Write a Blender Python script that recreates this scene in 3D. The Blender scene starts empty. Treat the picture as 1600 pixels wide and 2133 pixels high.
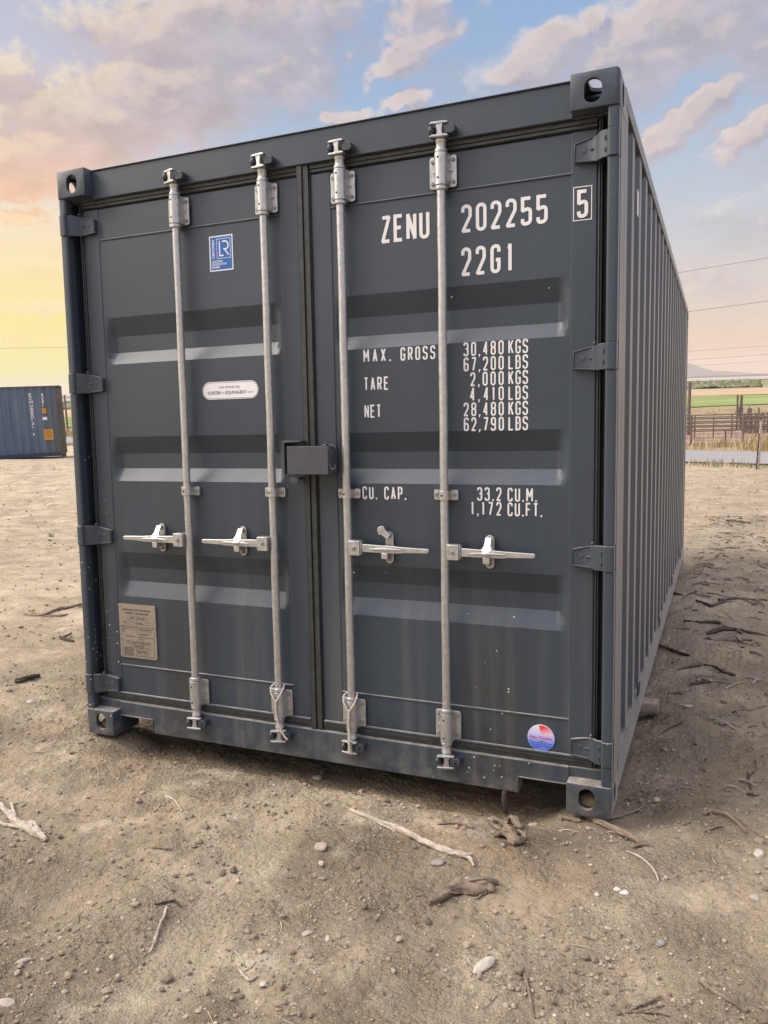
import bpy, bmesh, math, random
import numpy as np
from mathutils import Vector, Matrix, noise as mnoise

sc = bpy.context.scene
COL = sc.collection
random.seed(7)
R_ = math.radians

# ------------------------------------------------------------------ frames
# "local" = frame of the shipping container (x along its doors, y along its length, z up its posts),
# which rests on ground that falls away from the camera. World Z is plumb.
UP = Vector((0.00919, -0.05831, 0.99826)).normalized()
WY = (Vector((0, 1, 0)) - UP * UP.y).normalized()
WX = WY.cross(UP).normalized()
M3 = Matrix((WX, WY, UP))                  # local -> world
def W(p): return M3 @ Vector(p)

# ------------------------------------------------------------------ camera
FPX, CX, CY = 1647.73, 800.0, 1066.5
CLOC = Vector((2.7667, -2.8185, 1.4110))
CR = Matrix(((0.9208447894, 0.3895270421, -0.0177075495),
             (0.0232262140, -0.1001252781, -0.9947037105),
             (-0.3892369674, 0.9155564495, -0.1012470791)))   # rows: right, down, forward (local)
CR_W = Matrix([list(M3 @ CR[i]) for i in range(3)])
CAMW = W(CLOC)
cam_d = bpy.data.cameras.new('camera'); cam = bpy.data.objects.new('camera', cam_d); COL.objects.link(cam)
cam_d.sensor_fit = 'HORIZONTAL'; cam_d.sensor_width = 36.0; cam_d.lens = 36.0 * FPX / 1600
cam_d.clip_start = 0.05; cam_d.clip_end = 40000
mm = Matrix((CR_W[0], -CR_W[1], -CR_W[2])).transposed().to_4x4(); mm.translation = CAMW
cam.matrix_world = mm
sc.camera = cam
def ray(u, v): return (CR_W.transposed() @ Vector(((u - CX) / FPX, (v - CY) / FPX, 1.0)))
def at_depth(u, v, d): return CAMW + ray(u, v) * d
FH = Vector((CR_W[2].x, CR_W[2].y, 0)).normalized()      # camera heading, horizontal
RH = Vector((FH.y, -FH.x, 0))
def azel(u, v):
    d = ray(u, v).normalized()
    return math.degrees(math.atan2(d.dot(RH), d.dot(FH))), math.degrees(math.asin(d.z))

sc.view_settings.view_transform = 'Standard'; sc.view_settings.look = 'None'
sc.view_settings.gamma = 1.0; sc.view_settings.exposure = 0.50
sc.render.engine = 'CYCLES'
sc.cycles.max_bounces = 6; sc.cycles.diffuse_bounces = 3; sc.cycles.glossy_bounces = 3
sc.cycles.use_denoising = True

# ------------------------------------------------------------------ node helper
class NT:
    def __init__(s, nt): s.nt = nt; s.n = nt.nodes; s.l = nt.links
    def put(s, sock, v):
        if isinstance(v, bpy.types.NodeSocket): s.l.new(v, sock)
        elif v is not None:
            try: sock.default_value = v
            except Exception: sock.default_value = (*v, 1.0)
    def math(s, op, a, b=None, c=None, clamp=False):
        n = s.n.new('ShaderNodeMath'); n.operation = op; n.use_clamp = clamp
        s.put(n.inputs[0], a)
        if b is not None: s.put(n.inputs[1], b)
        if c is not None: s.put(n.inputs[2], c)
        return n.outputs[0]
    def vmath(s, op, a, b=None, out=0):
        n = s.n.new('ShaderNodeVectorMath'); n.operation = op
        s.put(n.inputs[0], a)
        if b is not None:
            if op == 'SCALE': s.put(n.inputs['Scale'], b)
            else: s.put(n.inputs[1], b)
        return n.outputs[out]
    def noise(s, vec, scale, detail=4, rough=0.5, dist=0.0, out=0, dim='3D'):
        n = s.n.new('ShaderNodeTexNoise'); n.noise_dimensions = dim
        if vec is not None: s.put(n.inputs['Vector'], vec)
        n.inputs['Scale'].default_value = scale; n.inputs['Detail'].default_value = detail
        n.inputs['Roughness'].default_value = rough; n.inputs['Distortion'].default_value = dist
        return n.outputs[out]
    def voro(s, vec, scale, feature='F1', out='Distance', rnd=1.0):
        n = s.n.new('ShaderNodeTexVoronoi'); n.feature = feature
        if vec is not None: s.put(n.inputs['Vector'], vec)
        n.inputs['Scale'].default_value = scale; n.inputs['Randomness'].default_value = rnd
        return n.outputs[out]
    def rng(s, v, a, b, c=0.0, d=1.0, smooth=False):
        n = s.n.new('ShaderNodeMapRange'); n.interpolation_type = 'SMOOTHSTEP' if smooth else 'LINEAR'
        s.put(n.inputs[0], v)
        for i, x in enumerate((a, b, c, d)): s.put(n.inputs[i + 1], x)
        return n.outputs[0]
    def mix(s, f, a, b, mode='MIX'):
        n = s.n.new('ShaderNodeMix'); n.data_type = 'RGBA'; n.blend_type = mode
        s.put(n.inputs[0], f); s.put(n.inputs[6], a); s.put(n.inputs[7], b)
        return n.outputs[2]
    def ramp(s, f, stops):
        n = s.n.new('ShaderNodeValToRGB'); s.put(n.inputs[0], f)
        e = n.color_ramp.elements
        while len(e) < len(stops): e.new(0.5)
        for el, (p, c) in zip(e, stops): el.position = p; el.color = (*c, 1)
        return n.outputs[0]
    def comb(s, x, y, z):
        n = s.n.new('ShaderNodeCombineXYZ')
        for i, q in enumerate((x, y, z)): s.put(n.inputs[i], q)
        return n.outputs[0]
    def sep(s, v):
        n = s.n.new('ShaderNodeSeparateXYZ'); s.put(n.inputs[0], v); return n.outputs
    def mapping(s, v, loc=(0,0,0), rot=(0,0,0), scale=(1,1,1), kind='POINT'):
        n = s.n.new('ShaderNodeMapping'); n.vector_type = kind
        s.put(n.inputs[0], v); n.inputs[1].default_value = loc; n.inputs[2].default_value = rot; n.inputs[3].default_value = scale
        return n.outputs[0]

def lin(r, g, b):
    f = lambda c: (c / 255 / 12.92) if c / 255 <= 0.04045 else ((c / 255 + 0.055) / 1.055) ** 2.4
    return (f(r), f(g), f(b))

# ------------------------------------------------------------------ world
SUN_H = Vector((-0.95, -0.30)).normalized(); SUN_EL = R_(40)     # from front left, in world axes
sun_dir = Vector((SUN_H.x * math.cos(SUN_EL), SUN_H.y * math.cos(SUN_EL), math.sin(SUN_EL)))

def cloud_group():
    g = bpy.data.node_groups.new('cloud_density', 'ShaderNodeTree')
    g.interface.new_socket('P', in_out='INPUT', socket_type='NodeSocketVector')
    g.interface.new_socket('D', in_out='OUTPUT', socket_type='NodeSocketFloat')
    t = NT(g); gi = g.nodes.new('NodeGroupInput'); go = g.nodes.new('NodeGroupOutput')
    P = gi.outputs[0]
    # (u, v, rx, ry, tilt, weight) of each cloud bank as seen in the sky, turned into azimuth / elevation
    banks = [(470, 40, 290, 75, 5, .95), (300, 215, 290, 85, 8, 1.0), (90, 330, 190, 62, 8, .95), (590, 150, 170, 75, 0, .75),
             (15, 150, 70, 45, 0, .8), (875, 30, 85, 50, 20, .7), (865, 108, 130, 33, 22, .95), (1120, 125, 110, 50, 15, .95),
             (1420, 55, 270, 75, 20, 1.0), (1290, 160, 150, 70, 10, .7), (1440, 240, 130, 36, 32, 1.0), (1590, 250, 110, 40, 25, .8), (1570, 120, 110, 80, 0, .6),
             (730, 245, 60, 16, 12, .85), (845, 215, 60, 16, 8, .8), (1235, 45, 30, 24, 20, .8), (1000, 30, 50, 40, 50, .4),
             (30, 395, 90, 22, 8, .8), (25, 455, 60, 16, 0, .6), (85, 640, 90, 12, -3, .75), (230, 130, 90, 50, -20, .55), (30, 560, 90, 16, 5, .3),
             (1520, 430, 160, 16, 8, .3)]
    acc = None
    warp = t.noise(P, 0.55, 3, 0.55, out=1)
    w2 = t.vmath('SCALE', t.vmath('SUBTRACT', warp, (0.5, 0.5, 0.5)), 2.6)
    Q = t.vmath('ADD', P, w2)
    for (u, v, rx, ry, rot, wt) in banks:
        a, e = azel(u, v)
        m = t.mapping(Q, (a, e, 0), (0, 0, R_(rot)), (rx / 28.0, ry / 28.0, 50.0), 'TEXTURE')
        d = t.vmath('LENGTH', m, out=1)
        k = t.rng(d, 0.25, 1.55, wt, 0.0, True)
        acc = k if acc is None else t.math('MAXIMUM', acc, k)
    # the rest of the sky, outside the view, is a broken deck of the same clouds
    x, y, z = t.sep(P)
    high = t.rng(y, 25, 34, 0, .58, True)
    side = t.rng(t.math('ABSOLUTE', x), 29, 38, 0, .55, True)
    acc = t.math('MAXIMUM', acc, t.math('MAXIMUM', high, t.math('MULTIPLY', side, t.rng(y, 3, 10, .4, 1))))
    Ps = t.vmath('MULTIPLY', P, (1.0, 1.45, 1.0))
    n1 = t.noise(Ps, 0.20, 8, 0.55, 0.25)
    n2 = t.noise(Ps, 0.9, 6, 0.62)
    nn = t.math('ADD', t.math('MULTIPLY', t.math('SUBTRACT', n1, .5), 1.25), t.math('MULTIPLY', t.math('SUBTRACT', n2, .5), .42))
    g.links.new(t.math('ADD', acc, nn), go.inputs[0])
    return g

def make_world():
    w = bpy.data.worlds.new('World'); sc.world = w; w.use_nodes = True
    t = NT(w.node_tree); t.n.clear()
    tc = t.n.new('ShaderNodeTexCoord'); D = t.vmath('NORMALIZE', tc.outputs['Generated'])
    z = t.sep(D)[2]
    el = t.math('MULTIPLY', t.math('ARCSINE', z), 57.29578)
    az = t.math('MULTIPLY', t.math('ARCTAN2', t.vmath('DOT_PRODUCT', D, tuple(RH), out=1), t.vmath('DOT_PRODUCT', D, tuple(FH), out=1)), 57.29578)
    P = t.comb(az, el, 0)
    e01 = t.math('DIVIDE', t.math('MAXIMUM', el, 0), 60.0, clamp=True)
    def st(*a): return [(e / 60.0, lin(*c)) for e, c in a]
    right = t.ramp(e01, st((0, (246, 206, 168)), (2.2, (242, 208, 178)), (5, (228, 212, 200)), (8.5, (208, 209, 211)), (13, (188, 200, 217)), (19, (158, 185, 218)), (26, (140, 174, 216)), (60, (120, 150, 195))))
    left = t.ramp(e01, st((0, (255, 248, 172)), (2, (255, 247, 146)), (5, (255, 238, 146)), (8, (255, 234, 170)), (11, (252, 232, 200)), (15, (222, 212, 214)), (20, (196, 195, 210)), (28, (165, 180, 208)), (60, (130, 155, 195))))
    lf = t.rng(az, -22.5, -4.0, 1.0, 0.0, True)
    behind = t.rng(t.math('ABSOLUTE', az), 60, 130, 1.0, 0.35, True)
    lf = t.math('MULTIPLY', lf, behind)
    clear = t.mix(lf, right, left)
    sky = t.n.new('ShaderNodeTexSky'); sky.sky_type = 'NISHITA'; sky.sun_disc = False
    sky.sun_elevation = SUN_EL; sky.sun_rotation = math.atan2(sun_dir.x, sun_dir.y); sky.dust_density = 2.0
    nish = t.vmath('SCALE', sky.outputs[0], 0.10)
    clear = t.mix(0.10, clear, nish)
    # clouds
    g = cloud_group()
    def dens(p):
        n = t.n.new('ShaderNodeGroup'); n.node_tree = g; t.put(n.inputs[0], p); return n.outputs[0]
    d0 = dens(P)
    d1 = dens(t.vmath('ADD', P, (-0.55, 0.75, 0)))
    alpha = t.rng(d0, 0.16, 0.76, 0, 1, True)
    wisp = t.rng(t.noise(t.mapping(P, rot=(0, 0, R_(18)), scale=(.09, .30, 1)), 1.0, 6, .58, .3), .42, .70, 0, .62, True)
    alpha = t.math('MAXIMUM', alpha, wisp)
    lit = t.math('MULTIPLY', t.math('SUBTRACT', d0, d1), 3.6, clamp=True)
    thin = t.rng(d0, 0.34, 0.85, 1, 0, True)
    lit = t.math('MULTIPLY', lit, t.rng(thin, 0, 1, .35, 1.0), clamp=True)
    low = t.rng(el, 10, 19, 1.0, 0.0, True)
    sh_r = t.mix(low, lin(182, 178, 190) + (1,), lin(194, 186, 194) + (1,))
    sh_l = t.mix(low, lin(204, 184, 182) + (1,), lin(248, 196, 158) + (1,))
    lwide = t.math('MULTIPLY', t.rng(az, -26, 0, 1.0, 0.0, True), behind)
    shade = t.mix(lwide, sh_r, sh_l)
    yel = t.math('MULTIPLY', lwide, t.rng(el, 8, 13, 1, 0, True))
    shade = t.mix(yel, shade, lin(254, 226, 170) + (1,))
    litc = t.mix(lwide, lin(246, 224, 205) + (1,), lin(255, 236, 196) + (1,))
    soft = t.noise(t.vmath('MULTIPLY', P, (1, 1.6, 1)), 0.33, 5, 0.55)
    shade = t.mix(t.rng(soft, .35, .65), t.vmath('SCALE', shade, 0.88), t.vmath('SCALE', shade, 1.08))
    cc = t.mix(lit, shade, litc)
    colr = t.mix(t.math('MULTIPLY', alpha, t.rng(el, 0.5, 5, 0, 0.93)), clear, cc)
    # brighter, nearly white deck around the hidden sun
    sd = t.vmath('DOT_PRODUCT', D, tuple(sun_dir), out=1)
    glow = t.math('POWER', t.math('MAXIMUM', sd, 0), 7)
    colr = t.vmath('ADD', colr, t.vmath('SCALE', (1.0, .93, .82), t.math('MULTIPLY', glow, 1.6)))
    # unseen sky overhead, beside and behind the view is boosted to light the ground
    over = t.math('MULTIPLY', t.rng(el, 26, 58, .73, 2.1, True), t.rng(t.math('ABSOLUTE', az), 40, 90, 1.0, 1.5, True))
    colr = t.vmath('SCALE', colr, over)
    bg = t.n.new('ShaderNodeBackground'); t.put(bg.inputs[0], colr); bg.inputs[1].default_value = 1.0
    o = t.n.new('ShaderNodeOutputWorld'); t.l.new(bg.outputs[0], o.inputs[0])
    w.cycles.sampling_method = 'MANUAL'; w.cycles.sample_map_resolution = 512
make_world()
sl = bpy.data.lights.new('sun', 'SUN'); sl.energy = 1.7; sl.angle = R_(30); sl.color = (1.0, 0.90, 0.78)
so = bpy.data.objects.new('sun', sl); COL.objects.link(so)
so.rotation_euler = (-sun_dir).to_track_quat('-Z', 'Y').to_euler(); so.location = (-20, -15, 30)

# ------------------------------------------------------------------ materials
def new_mat(name):
    m = bpy.data.materials.new(name); m.use_nodes = True
    t = NT(m.node_tree); b = t.n['Principled BSDF']; tc = t.n.new('ShaderNodeTexCoord')
    return m, t, b, tc.outputs['Object']
def bump(t, b, h, dist, strength=1.0):
    n = t.n.new('ShaderNodeBump'); n.inputs['Distance'].default_value = dist; n.inputs['Strength'].default_value = strength
    t.put(n.inputs['Height'], h); t.l.new(n.outputs[0], b.inputs['Normal'])

def mat_paint():
    m, t, b, P = new_mat('slate_container_paint')
    x, y, z = t.sep(P)
    n = t.noise(P, 1.3, 5, .55)
    base = t.mix(t.rng(n, .3, .7), (.025, .037, .052, 1), (.031, .044, .059, 1))
    # dusty run-off streaks, widest near the sill
    Ps = t.vmath('MULTIPLY', P, (14, 3, 0.5))
    st = t.rng(t.noise(Ps, 1.0, 5, .6), .42, .72, 0, 1, True)
    lowf = t.rng(z, .1, 1.5, 1, 0, True)
    s1 = t.math('MULTIPLY', t.rng(t.math('ABSOLUTE', t.math('SUBTRACT', x, .52)), .02, .16, 1, 0, True), t.rng(z, .3, 1.5, 1, .0, True))
    s2 = t.math('MULTIPLY', t.rng(t.math('ABSOLUTE', t.math('SUBTRACT', x, 2.0)), .02, .22, 1, 0, True), t.rng(z, .3, .95, 1, .0, True))
    stain = t.math('MAXIMUM', s1, s2)
    base = t.mix(t.math('MULTIPLY', stain, t.rng(t.noise(P, 9, 4, .6), .35, .7, .15, .75)), base, (.030, .029, .024, 1))
    base = t.mix(t.math('MULTIPLY', st, t.math('MULTIPLY', lowf, .22)), base, (.20, .18, .155, 1))
    # dried rings of rain drops
    vr = t.voro(t.vmath('ADD', P, t.vmath('SCALE', t.noise(P, 20, 2, out=1), .01)), 34)
    ring = t.math('MULTIPLY', t.rng(vr, .22, .30, 0, 1, True), t.rng(vr, .30, .36, 1, 0, True))
    base = t.mix(t.math('MULTIPLY', ring, t.rng(t.noise(P, 2.2, 2), .5, .66, 0, .12)), base, (.14, .15, .15, 1))
    # pale specks of splashed lime mud
    v = t.voro(P, 46); vc = t.voro(P, 46, out='Color')
    r0, r1, r2 = t.sep(vc)
    sp = t.math('LESS_THAN', v, t.math('MULTIPLY', r0, .20))
    msk = t.math('ADD', t.rng(t.math('ABSOLUTE', t.math('SUBTRACT', x, 1.97)), .05, .35, .34, 0), t.rng(x, .02, .5, .42, .02))
    msk = t.math('MULTIPLY', msk, t.rng(z, .15, 1.5, 1.0, .06))
    sp = t.math('MULTIPLY', sp, t.math('LESS_THAN', r1, msk))
    base = t.mix(sp, base, (.55, .53, .48, 1))
    # ground-in dust on the bottom rim
    dl = t.math('MULTIPLY', t.rng(z, -.02, .20, 1, 0, True), t.rng(t.noise(P, 16, 6, .65), .40, .66, 0, .5))
    base = t.mix(dl, base, (.21, .185, .15, 1))
    gn = t.n.new('ShaderNodeNewGeometry'); nz = t.sep(gn.outputs['Normal'])[2]
    up = t.math('MULTIPLY', t.rng(nz, .72, .95, 0, 1, True), t.rng(t.noise(P, 24, 5, .65), .3, .6, .25, .85))
    base = t.mix(up, base, (.30, .27, .225, 1))  # upward faces paled: settled dust, plus the lip's sky highlight put into colour
    t.put(b.inputs['Base Color'], base)
    t.put(b.inputs['Roughness'], t.rng(n, .3, .7, .38, .47)); b.inputs['Sheen Weight'].default_value = .32; b.inputs['Sheen Roughness'].default_value = .35; b.inputs['Sheen Tint'].default_value = (1, .9, .76, 1)
    bump(t, b, t.math('ADD', t.math('ADD', t.noise(P, 260, 2), t.math('MULTIPLY', t.noise(P, 5, 2), 6)), t.math('MULTIPLY', t.noise(P, 1.6, 1), 20)), .00035)
    return m
def mat_galv():
    m, t, b, P = new_mat('galvanised_steel')
    n = t.noise(P, 55, 5, .6); n2 = t.noise(t.vmath('MULTIPLY', P, (60, 60, 6)), 1.0, 4, .6)
    c = t.mix(t.rng(n, .3, .7), (.37, .375, .365, 1), (.52, .52, .505, 1))
    c = t.mix(t.rng(n2, .60, .78, 0, .35), c, (.25, .23, .20, 1))
    t.put(b.inputs['Base Color'], c); b.inputs['Metallic'].default_value = .7
    t.put(b.inputs['Roughness'], t.rng(n, .3, .7, .28, .46)); bump(t, b, n, .0006)
    return m
def mat_plain(name, c, rough=.6, metal=0.0, var=.15, scale=20, bmp=0.0, spec=.5):
    m, t, b, P = new_mat(name)
    n = t.noise(P, scale, 5, .6)
    t.put(b.inputs['Base Color'], t.mix(t.rng(n, .3, .7), tuple(q * (1 - var) for q in c) + (1,), tuple(min(1, q * (1 + var)) for q in c) + (1,)))
    b.inputs['Roughness'].default_value = rough; b.inputs['Metallic'].default_value = metal; b.inputs['Specular IOR Level'].default_value = spec
    if bmp: bump(t, b, n, bmp)
    return m
PAINT = mat_paint(); GALV = mat_galv()
GASKET = mat_plain('black_rubber_gasket', (.026, .029, .027), .55, 0, .4, 30, .0015)
DARK = mat_plain('dark_cast_steel', (.035, .04, .048), .45)
HOLE = mat_plain('hole_shade_black', (.004, .004, .004), .9)  # near-black spots painted in for the shade inside holes
BOLT = mat_plain('dull_zinc_bolt', (.21, .20, .185), .5, .3, .3, 80)
WHITE = mat_plain('white_marking', (.66, .645, .63), .5, 0, .06, 90)
FLOORW = mat_plain('bamboo_floor', (.09, .07, .05), .8)

# ------------------------------------------------------------------ mesh builder
def tag(o, label=None, cat=None, group=None, kind=None):
    if label: o['label'] = label
    if cat: o['category'] = cat
    if group: o['group'] = group
    if kind: o['kind'] = kind
    return o
def empty(name, label, cat, loc=(0, 0, 0), group=None):
    o = bpy.data.objects.new(name, None); COL.objects.link(o); o.location = loc; o.empty_display_size = .2
    return tag(o, label, cat, group)

class MB:
    def __init__(s): s.v = []; s.f = []; s.m = []
    def add(s, vs, fs, mi=0):
        k = len(s.v); s.v += [tuple(p) for p in vs]; s.f += [tuple(i + k for i in f) for f in fs]; s.m += [mi] * len(fs); return s
    def box(s, x0, x1, y0, y1, z0, z1, mi=0):
        v = [(x, y, z) for x in (x0, x1) for y in (y0, y1) for z in (z0, z1)]
        return s.add(v, [(0, 1, 3, 2), (4, 6, 7, 5), (0, 4, 5, 1), (2, 3, 7, 6), (0, 2, 6, 4), (1, 5, 7, 3)], mi)
    def prism(s, poly, a0, a1, axis='y', mi=0):
        """poly in the other two axes, counter-clockwise or not; extruded from a0 to a1"""
        n = len(poly)
        def P(p, a): return (p[0], a, p[1]) if axis == 'y' else ((a, p[0], p[1]) if axis == 'x' else (p[0], p[1], a))
        area = sum(poly[i][0] * poly[(i + 1) % n][1] - poly[(i + 1) % n][0] * poly[i][1] for i in range(n))
        if (area < 0) != (axis == 'y'): pass
        if area < 0: poly = poly[::-1]
        v = [P(p, a0) for p in poly] + [P(p, a1) for p in poly]
        f = [tuple(range(n)), tuple(range(2 * n - 1, n - 1, -1))] + [(i, i + n, (i + 1) % n + n, (i + 1) % n) for i in range(n)]
        if axis != 'y': f = [q[::-1] for q in f]
        return s.add(v, f, mi)
    def tube(s, pts, r, n=10, caps=True, mi=0, seed=None, rough=0.0):
        pts = [Vector(p) for p in pts]; N = len(pts)
        rs = r if hasattr(r, '__len__') else [r] * N
        rnd = random.Random(seed) if seed is not None else None
        T = [(pts[min(i + 1, N - 1)] - pts[max(i - 1, 0)]).normalized() for i in range(N)]
        a = Vector((0, 0, 1)) if abs(T[0].z) < .9 else Vector((1, 0, 0))
        u = T[0].cross(a).normalized(); v = []; arc = 0.0
        for i in range(N):
            u = (u - T[i] * u.dot(T[i])).normalized(); w = T[i].cross(u)
            if i: arc += (pts[i] - pts[i - 1]).length
            for k in range(n):
                q = 2 * math.pi * k / n; rr = rs[i]
                if rough:
                    c_, s_ = math.cos(q), math.sin(q); g = arc / max(rs[N // 2], .0015)
                    rr *= 1 + rough * (1.5 * mnoise.noise(Vector((c_ * 1.6 + seed * 3.1, s_ * 1.6, g * .22))) + 1.0 * mnoise.noise(Vector((c_ * 3.6, s_ * 3.6 + seed, g * .35))) + .5 * mnoise.noise(Vector((c_ * 5, s_ * 5, g * 1.3))))
                v.append(pts[i] + (u * math.cos(q) + w * math.sin(q)) * rr)
        f = [(i * n + k, i * n + (k + 1) % n, (i + 1) * n + (k + 1) % n, (i + 1) * n + k) for i in range(N - 1) for k in range(n)]
        if caps: f += [tuple(range(n))[::-1], tuple(range((N - 1) * n, N * n))]
        return s.add(v, f, mi)
    def cyl(s, c, axis, r, h, n=16, mi=0, r2=None):
        d = {'x': Vector((1, 0, 0)), 'y': Vector((0, 1, 0)), 'z': Vector((0, 0, 1))}[axis]
        c = Vector(c); return s.tube([c, c + d * h], [r, r if r2 is None else r2], n, True, mi)
    def ball(s, c, rx, ry, rz, n=10, mi=0):
        v = []; f = []; m = n // 2
        for i in range(m + 1):
            th = math.pi * i / m
            for k in range(n):
                ph = 2 * math.pi * k / n
                v.append((c[0] + rx * math.sin(th) * math.cos(ph), c[1] + ry * math.sin(th) * math.sin(ph), c[2] + rz * math.cos(th)))
        f = [(i * n + k, (i + 1) * n + k, (i + 1) * n + (k + 1) % n, i * n + (k + 1) % n) for i in range(m) for k in range(n)]
        return s.add(v, f, mi)
    def mapv(s, fn, flip=False):
        s.v = [tuple(fn(*p)) for p in s.v]
        if flip: s.f = [q[::-1] for q in s.f]
        return s
    def build(s, name, mats, parent=None, bevel=0.0, smooth=38, seg=2, world=False):
        if not isinstance(mats, (list, tuple)): mats = [mats]
        me = bpy.data.meshes.new(name)
        vs = [tuple(W(p)) for p in s.v] if world else s.v
        me.from_pydata(vs, [], s.f)
        for m in mats: me.materials.append(m)
        me.polygons.foreach_set('material_index', s.m)
        bm = bmesh.new(); bm.from_mesh(me)
        bmesh.ops.recalc_face_normals(bm, faces=bm.faces); bm.to_mesh(me); bm.free()
        me.polygons.foreach_set('use_smooth', [True] * len(me.polygons))
        me.set_sharp_from_angle(angle=R_(smooth)); me.update()
        o = bpy.data.objects.new(name, me); COL.objects.link(o)
        if parent: o.parent = parent
        if bevel:
            b = o.modifiers.new('bevel', 'BEVEL'); b.width = bevel; b.segments = seg; b.limit_method = 'ANGLE'; b.angle_limit = R_(40)
        return o

def rrect(x0, x1, z0, z1, r, n=5):
    P = []
    for cx, cz, a0 in ((x1 - r, z1 - r, 0), (x0 + r, z1 - r, 90), (x0 + r, z0 + r, 180), (x1 - r, z0 + r, 270)):
        for i in range(n + 1):
            a = R_(a0 + 90 * i / n); P.append((cx + r * math.cos(a), cz + r * math.sin(a)))
    return P

# ------------------------------------------------------------------ lettering (stencil strokes)
def fillet(pts, closed):
    out = []; n = len(pts)
    for i, p in enumerate(pts):
        x, y = p[0], p[1]; r = p[2] if len(p) > 2 else 0
        if r <= 0 or (not closed and i in (0, n - 1)): out.append((x, y)); continue
        a = Vector(pts[i - 1][:2]); b = Vector((x, y)); c = Vector(pts[(i + 1) % n][:2])
        d1 = (a - b); d2 = (c - b); l1, l2 = d1.length, d2.length
        d1.normalize(); d2.normalize(); ang = d1.angle(d2)
        t = min(r / math.tan(ang / 2), l1 * .5 if r > 0 else l1, l2 * .5)
        rr = t * math.tan(ang / 2)
        cen = b + (d1 + d2).normalized() * (rr / math.sin(ang / 2))
        s = b + d1 * t; e = b + d2 * t
        a0 = math.atan2(s.y - cen.y, s.x - cen.x); a1 = math.atan2(e.y - cen.y, e.x - cen.x)
        da = (a1 - a0 + math.pi) % (2 * math.pi) - math.pi
        for k in range(7): q = a0 + da * k / 6; out.append((cen.x + rr * math.cos(q), cen.y + rr * math.sin(q)))
    return out
RR = 9
G = {  # closed flag + points in the unit box (x, y[, rounded])
 'Z': [(0, [(0, 1), (1, 1), (0, 0), (1, 0)])],
 'E': [(0, [(1, 1), (0, 1), (0, 0), (1, 0)]), (0, [(0, .52), (.85, .52)])],
 'N': [(0, [(0, 0), (0, 1), (1, 0), (1, 1)])],
 'U': [(0, [(0, 1), (0, 0, RR), (1, 0, RR), (1, 1)])],
 '0': [(1, [(0, 0, RR), (0, 1, RR), (1, 1, RR), (1, 0, RR)])],
 'O': [(1, [(0, 0, RR), (0, 1, RR), (1, 1, RR), (1, 0, RR)])],
 '2': [(0, [(0, .76), (0, 1, RR), (1, 1, RR), (1, .60, .5), (0, 0), (1, 0)])],
 '5': [(0, [(1, 1), (0, 1), (0, .52), (1, .62, RR), (1, 0, RR), (0, 0, RR), (0, .2)])],
 'G': [(0, [(1, .76), (1, 1, RR), (0, 1, RR), (0, 0, RR), (1, 0, RR), (1, .46), (.55, .46)])],
 '1': [(0, [(.1, .84), (.5, 1), (.5, 0)])],
 'M': [(0, [(0, 0), (0, 1), (.5, .35), (1, 1), (1, 0)])],
 'A': [(0, [(0, 0), (.5, 1), (1, 0)]), (0, [(.2, .3), (.8, .3)])],
 'X': [(0, [(0, 0), (1, 1)]), (0, [(0, 1), (1, 0)])],
 'R': [(0, [(0, 0), (0, 1), (1, 1, RR), (1, .48, RR), (0, .48)]), (0, [(.5, .48), (1, 0)])],
 'P': [(0, [(0, 0), (0, 1), (1, 1, RR), (1, .45, RR), (0, .45)])],
 'S': [(0, [(1, .78), (1, 1, RR), (0, 1, RR), (0, .56, RR), (1, .46, RR), (1, 0, RR), (0, 0, RR), (0, .22)])],
 'T': [(0, [(0, 1), (1, 1)]), (0, [(.5, 1), (.5, 0)])],
 'L': [(0, [(0, 1), (0, 0), (1, 0)])],
 'B': [(1, [(0, 0), (0, 1), (.94, 1, RR), (.94, .53, RR), (.5, .53), (1, .53, RR), (1, 0, RR)]), (0, [(0, .53), (.5, .53)])],
 'K': [(0, [(0, 0), (0, 1)]), (0, [(1, 1), (.08, .42)]), (0, [(.35, .6), (1, 0)])],
 'C': [(0, [(1, .76), (1, 1, RR), (0, 1, RR), (0, 0, RR), (1, 0, RR), (1, .24)])],
 'F': [(0, [(1, 1), (0, 1), (0, 0)]), (0, [(0, .52), (.85, .52)])],
 '3': [(0, [(0, .8), (0, 1, RR), (1, 1, RR), (1, .54, RR), (.4, .54)]), (0, [(.4, .54), (1, .54, RR), (1, 0, RR), (0, 0, RR), (0, .2)])],
 '4': [(0, [(.72, 0), (.72, 1), (0, .26), (1, .26)])],
 '6': [(1, [(0, 0, RR), (0, .56, RR), (1, .56, RR), (1, 0, RR)]), (0, [(0, .35), (0, 1, RR), (1, 1, RR), (1, .82)])],
 '7': [(0, [(0, 1), (1, 1), (.35, 0)])],
 '8': [(1, [(0, .54, RR), (0, 1, RR), (1, 1, RR), (1, .54, RR)]), (1, [(0, 0, RR), (0, .54, RR), (1, .54, RR), (1, 0, RR)])],
 '9': [(1, [(0, .44, RR), (0, 1, RR), (1, 1, RR), (1, .44, RR)]), (0, [(1, .65), (1, 0, RR), (0, 0, RR), (0, .18)])],
 '.': 'dot', ',': 'comma', ' ': None}
_lay = [0]
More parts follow.
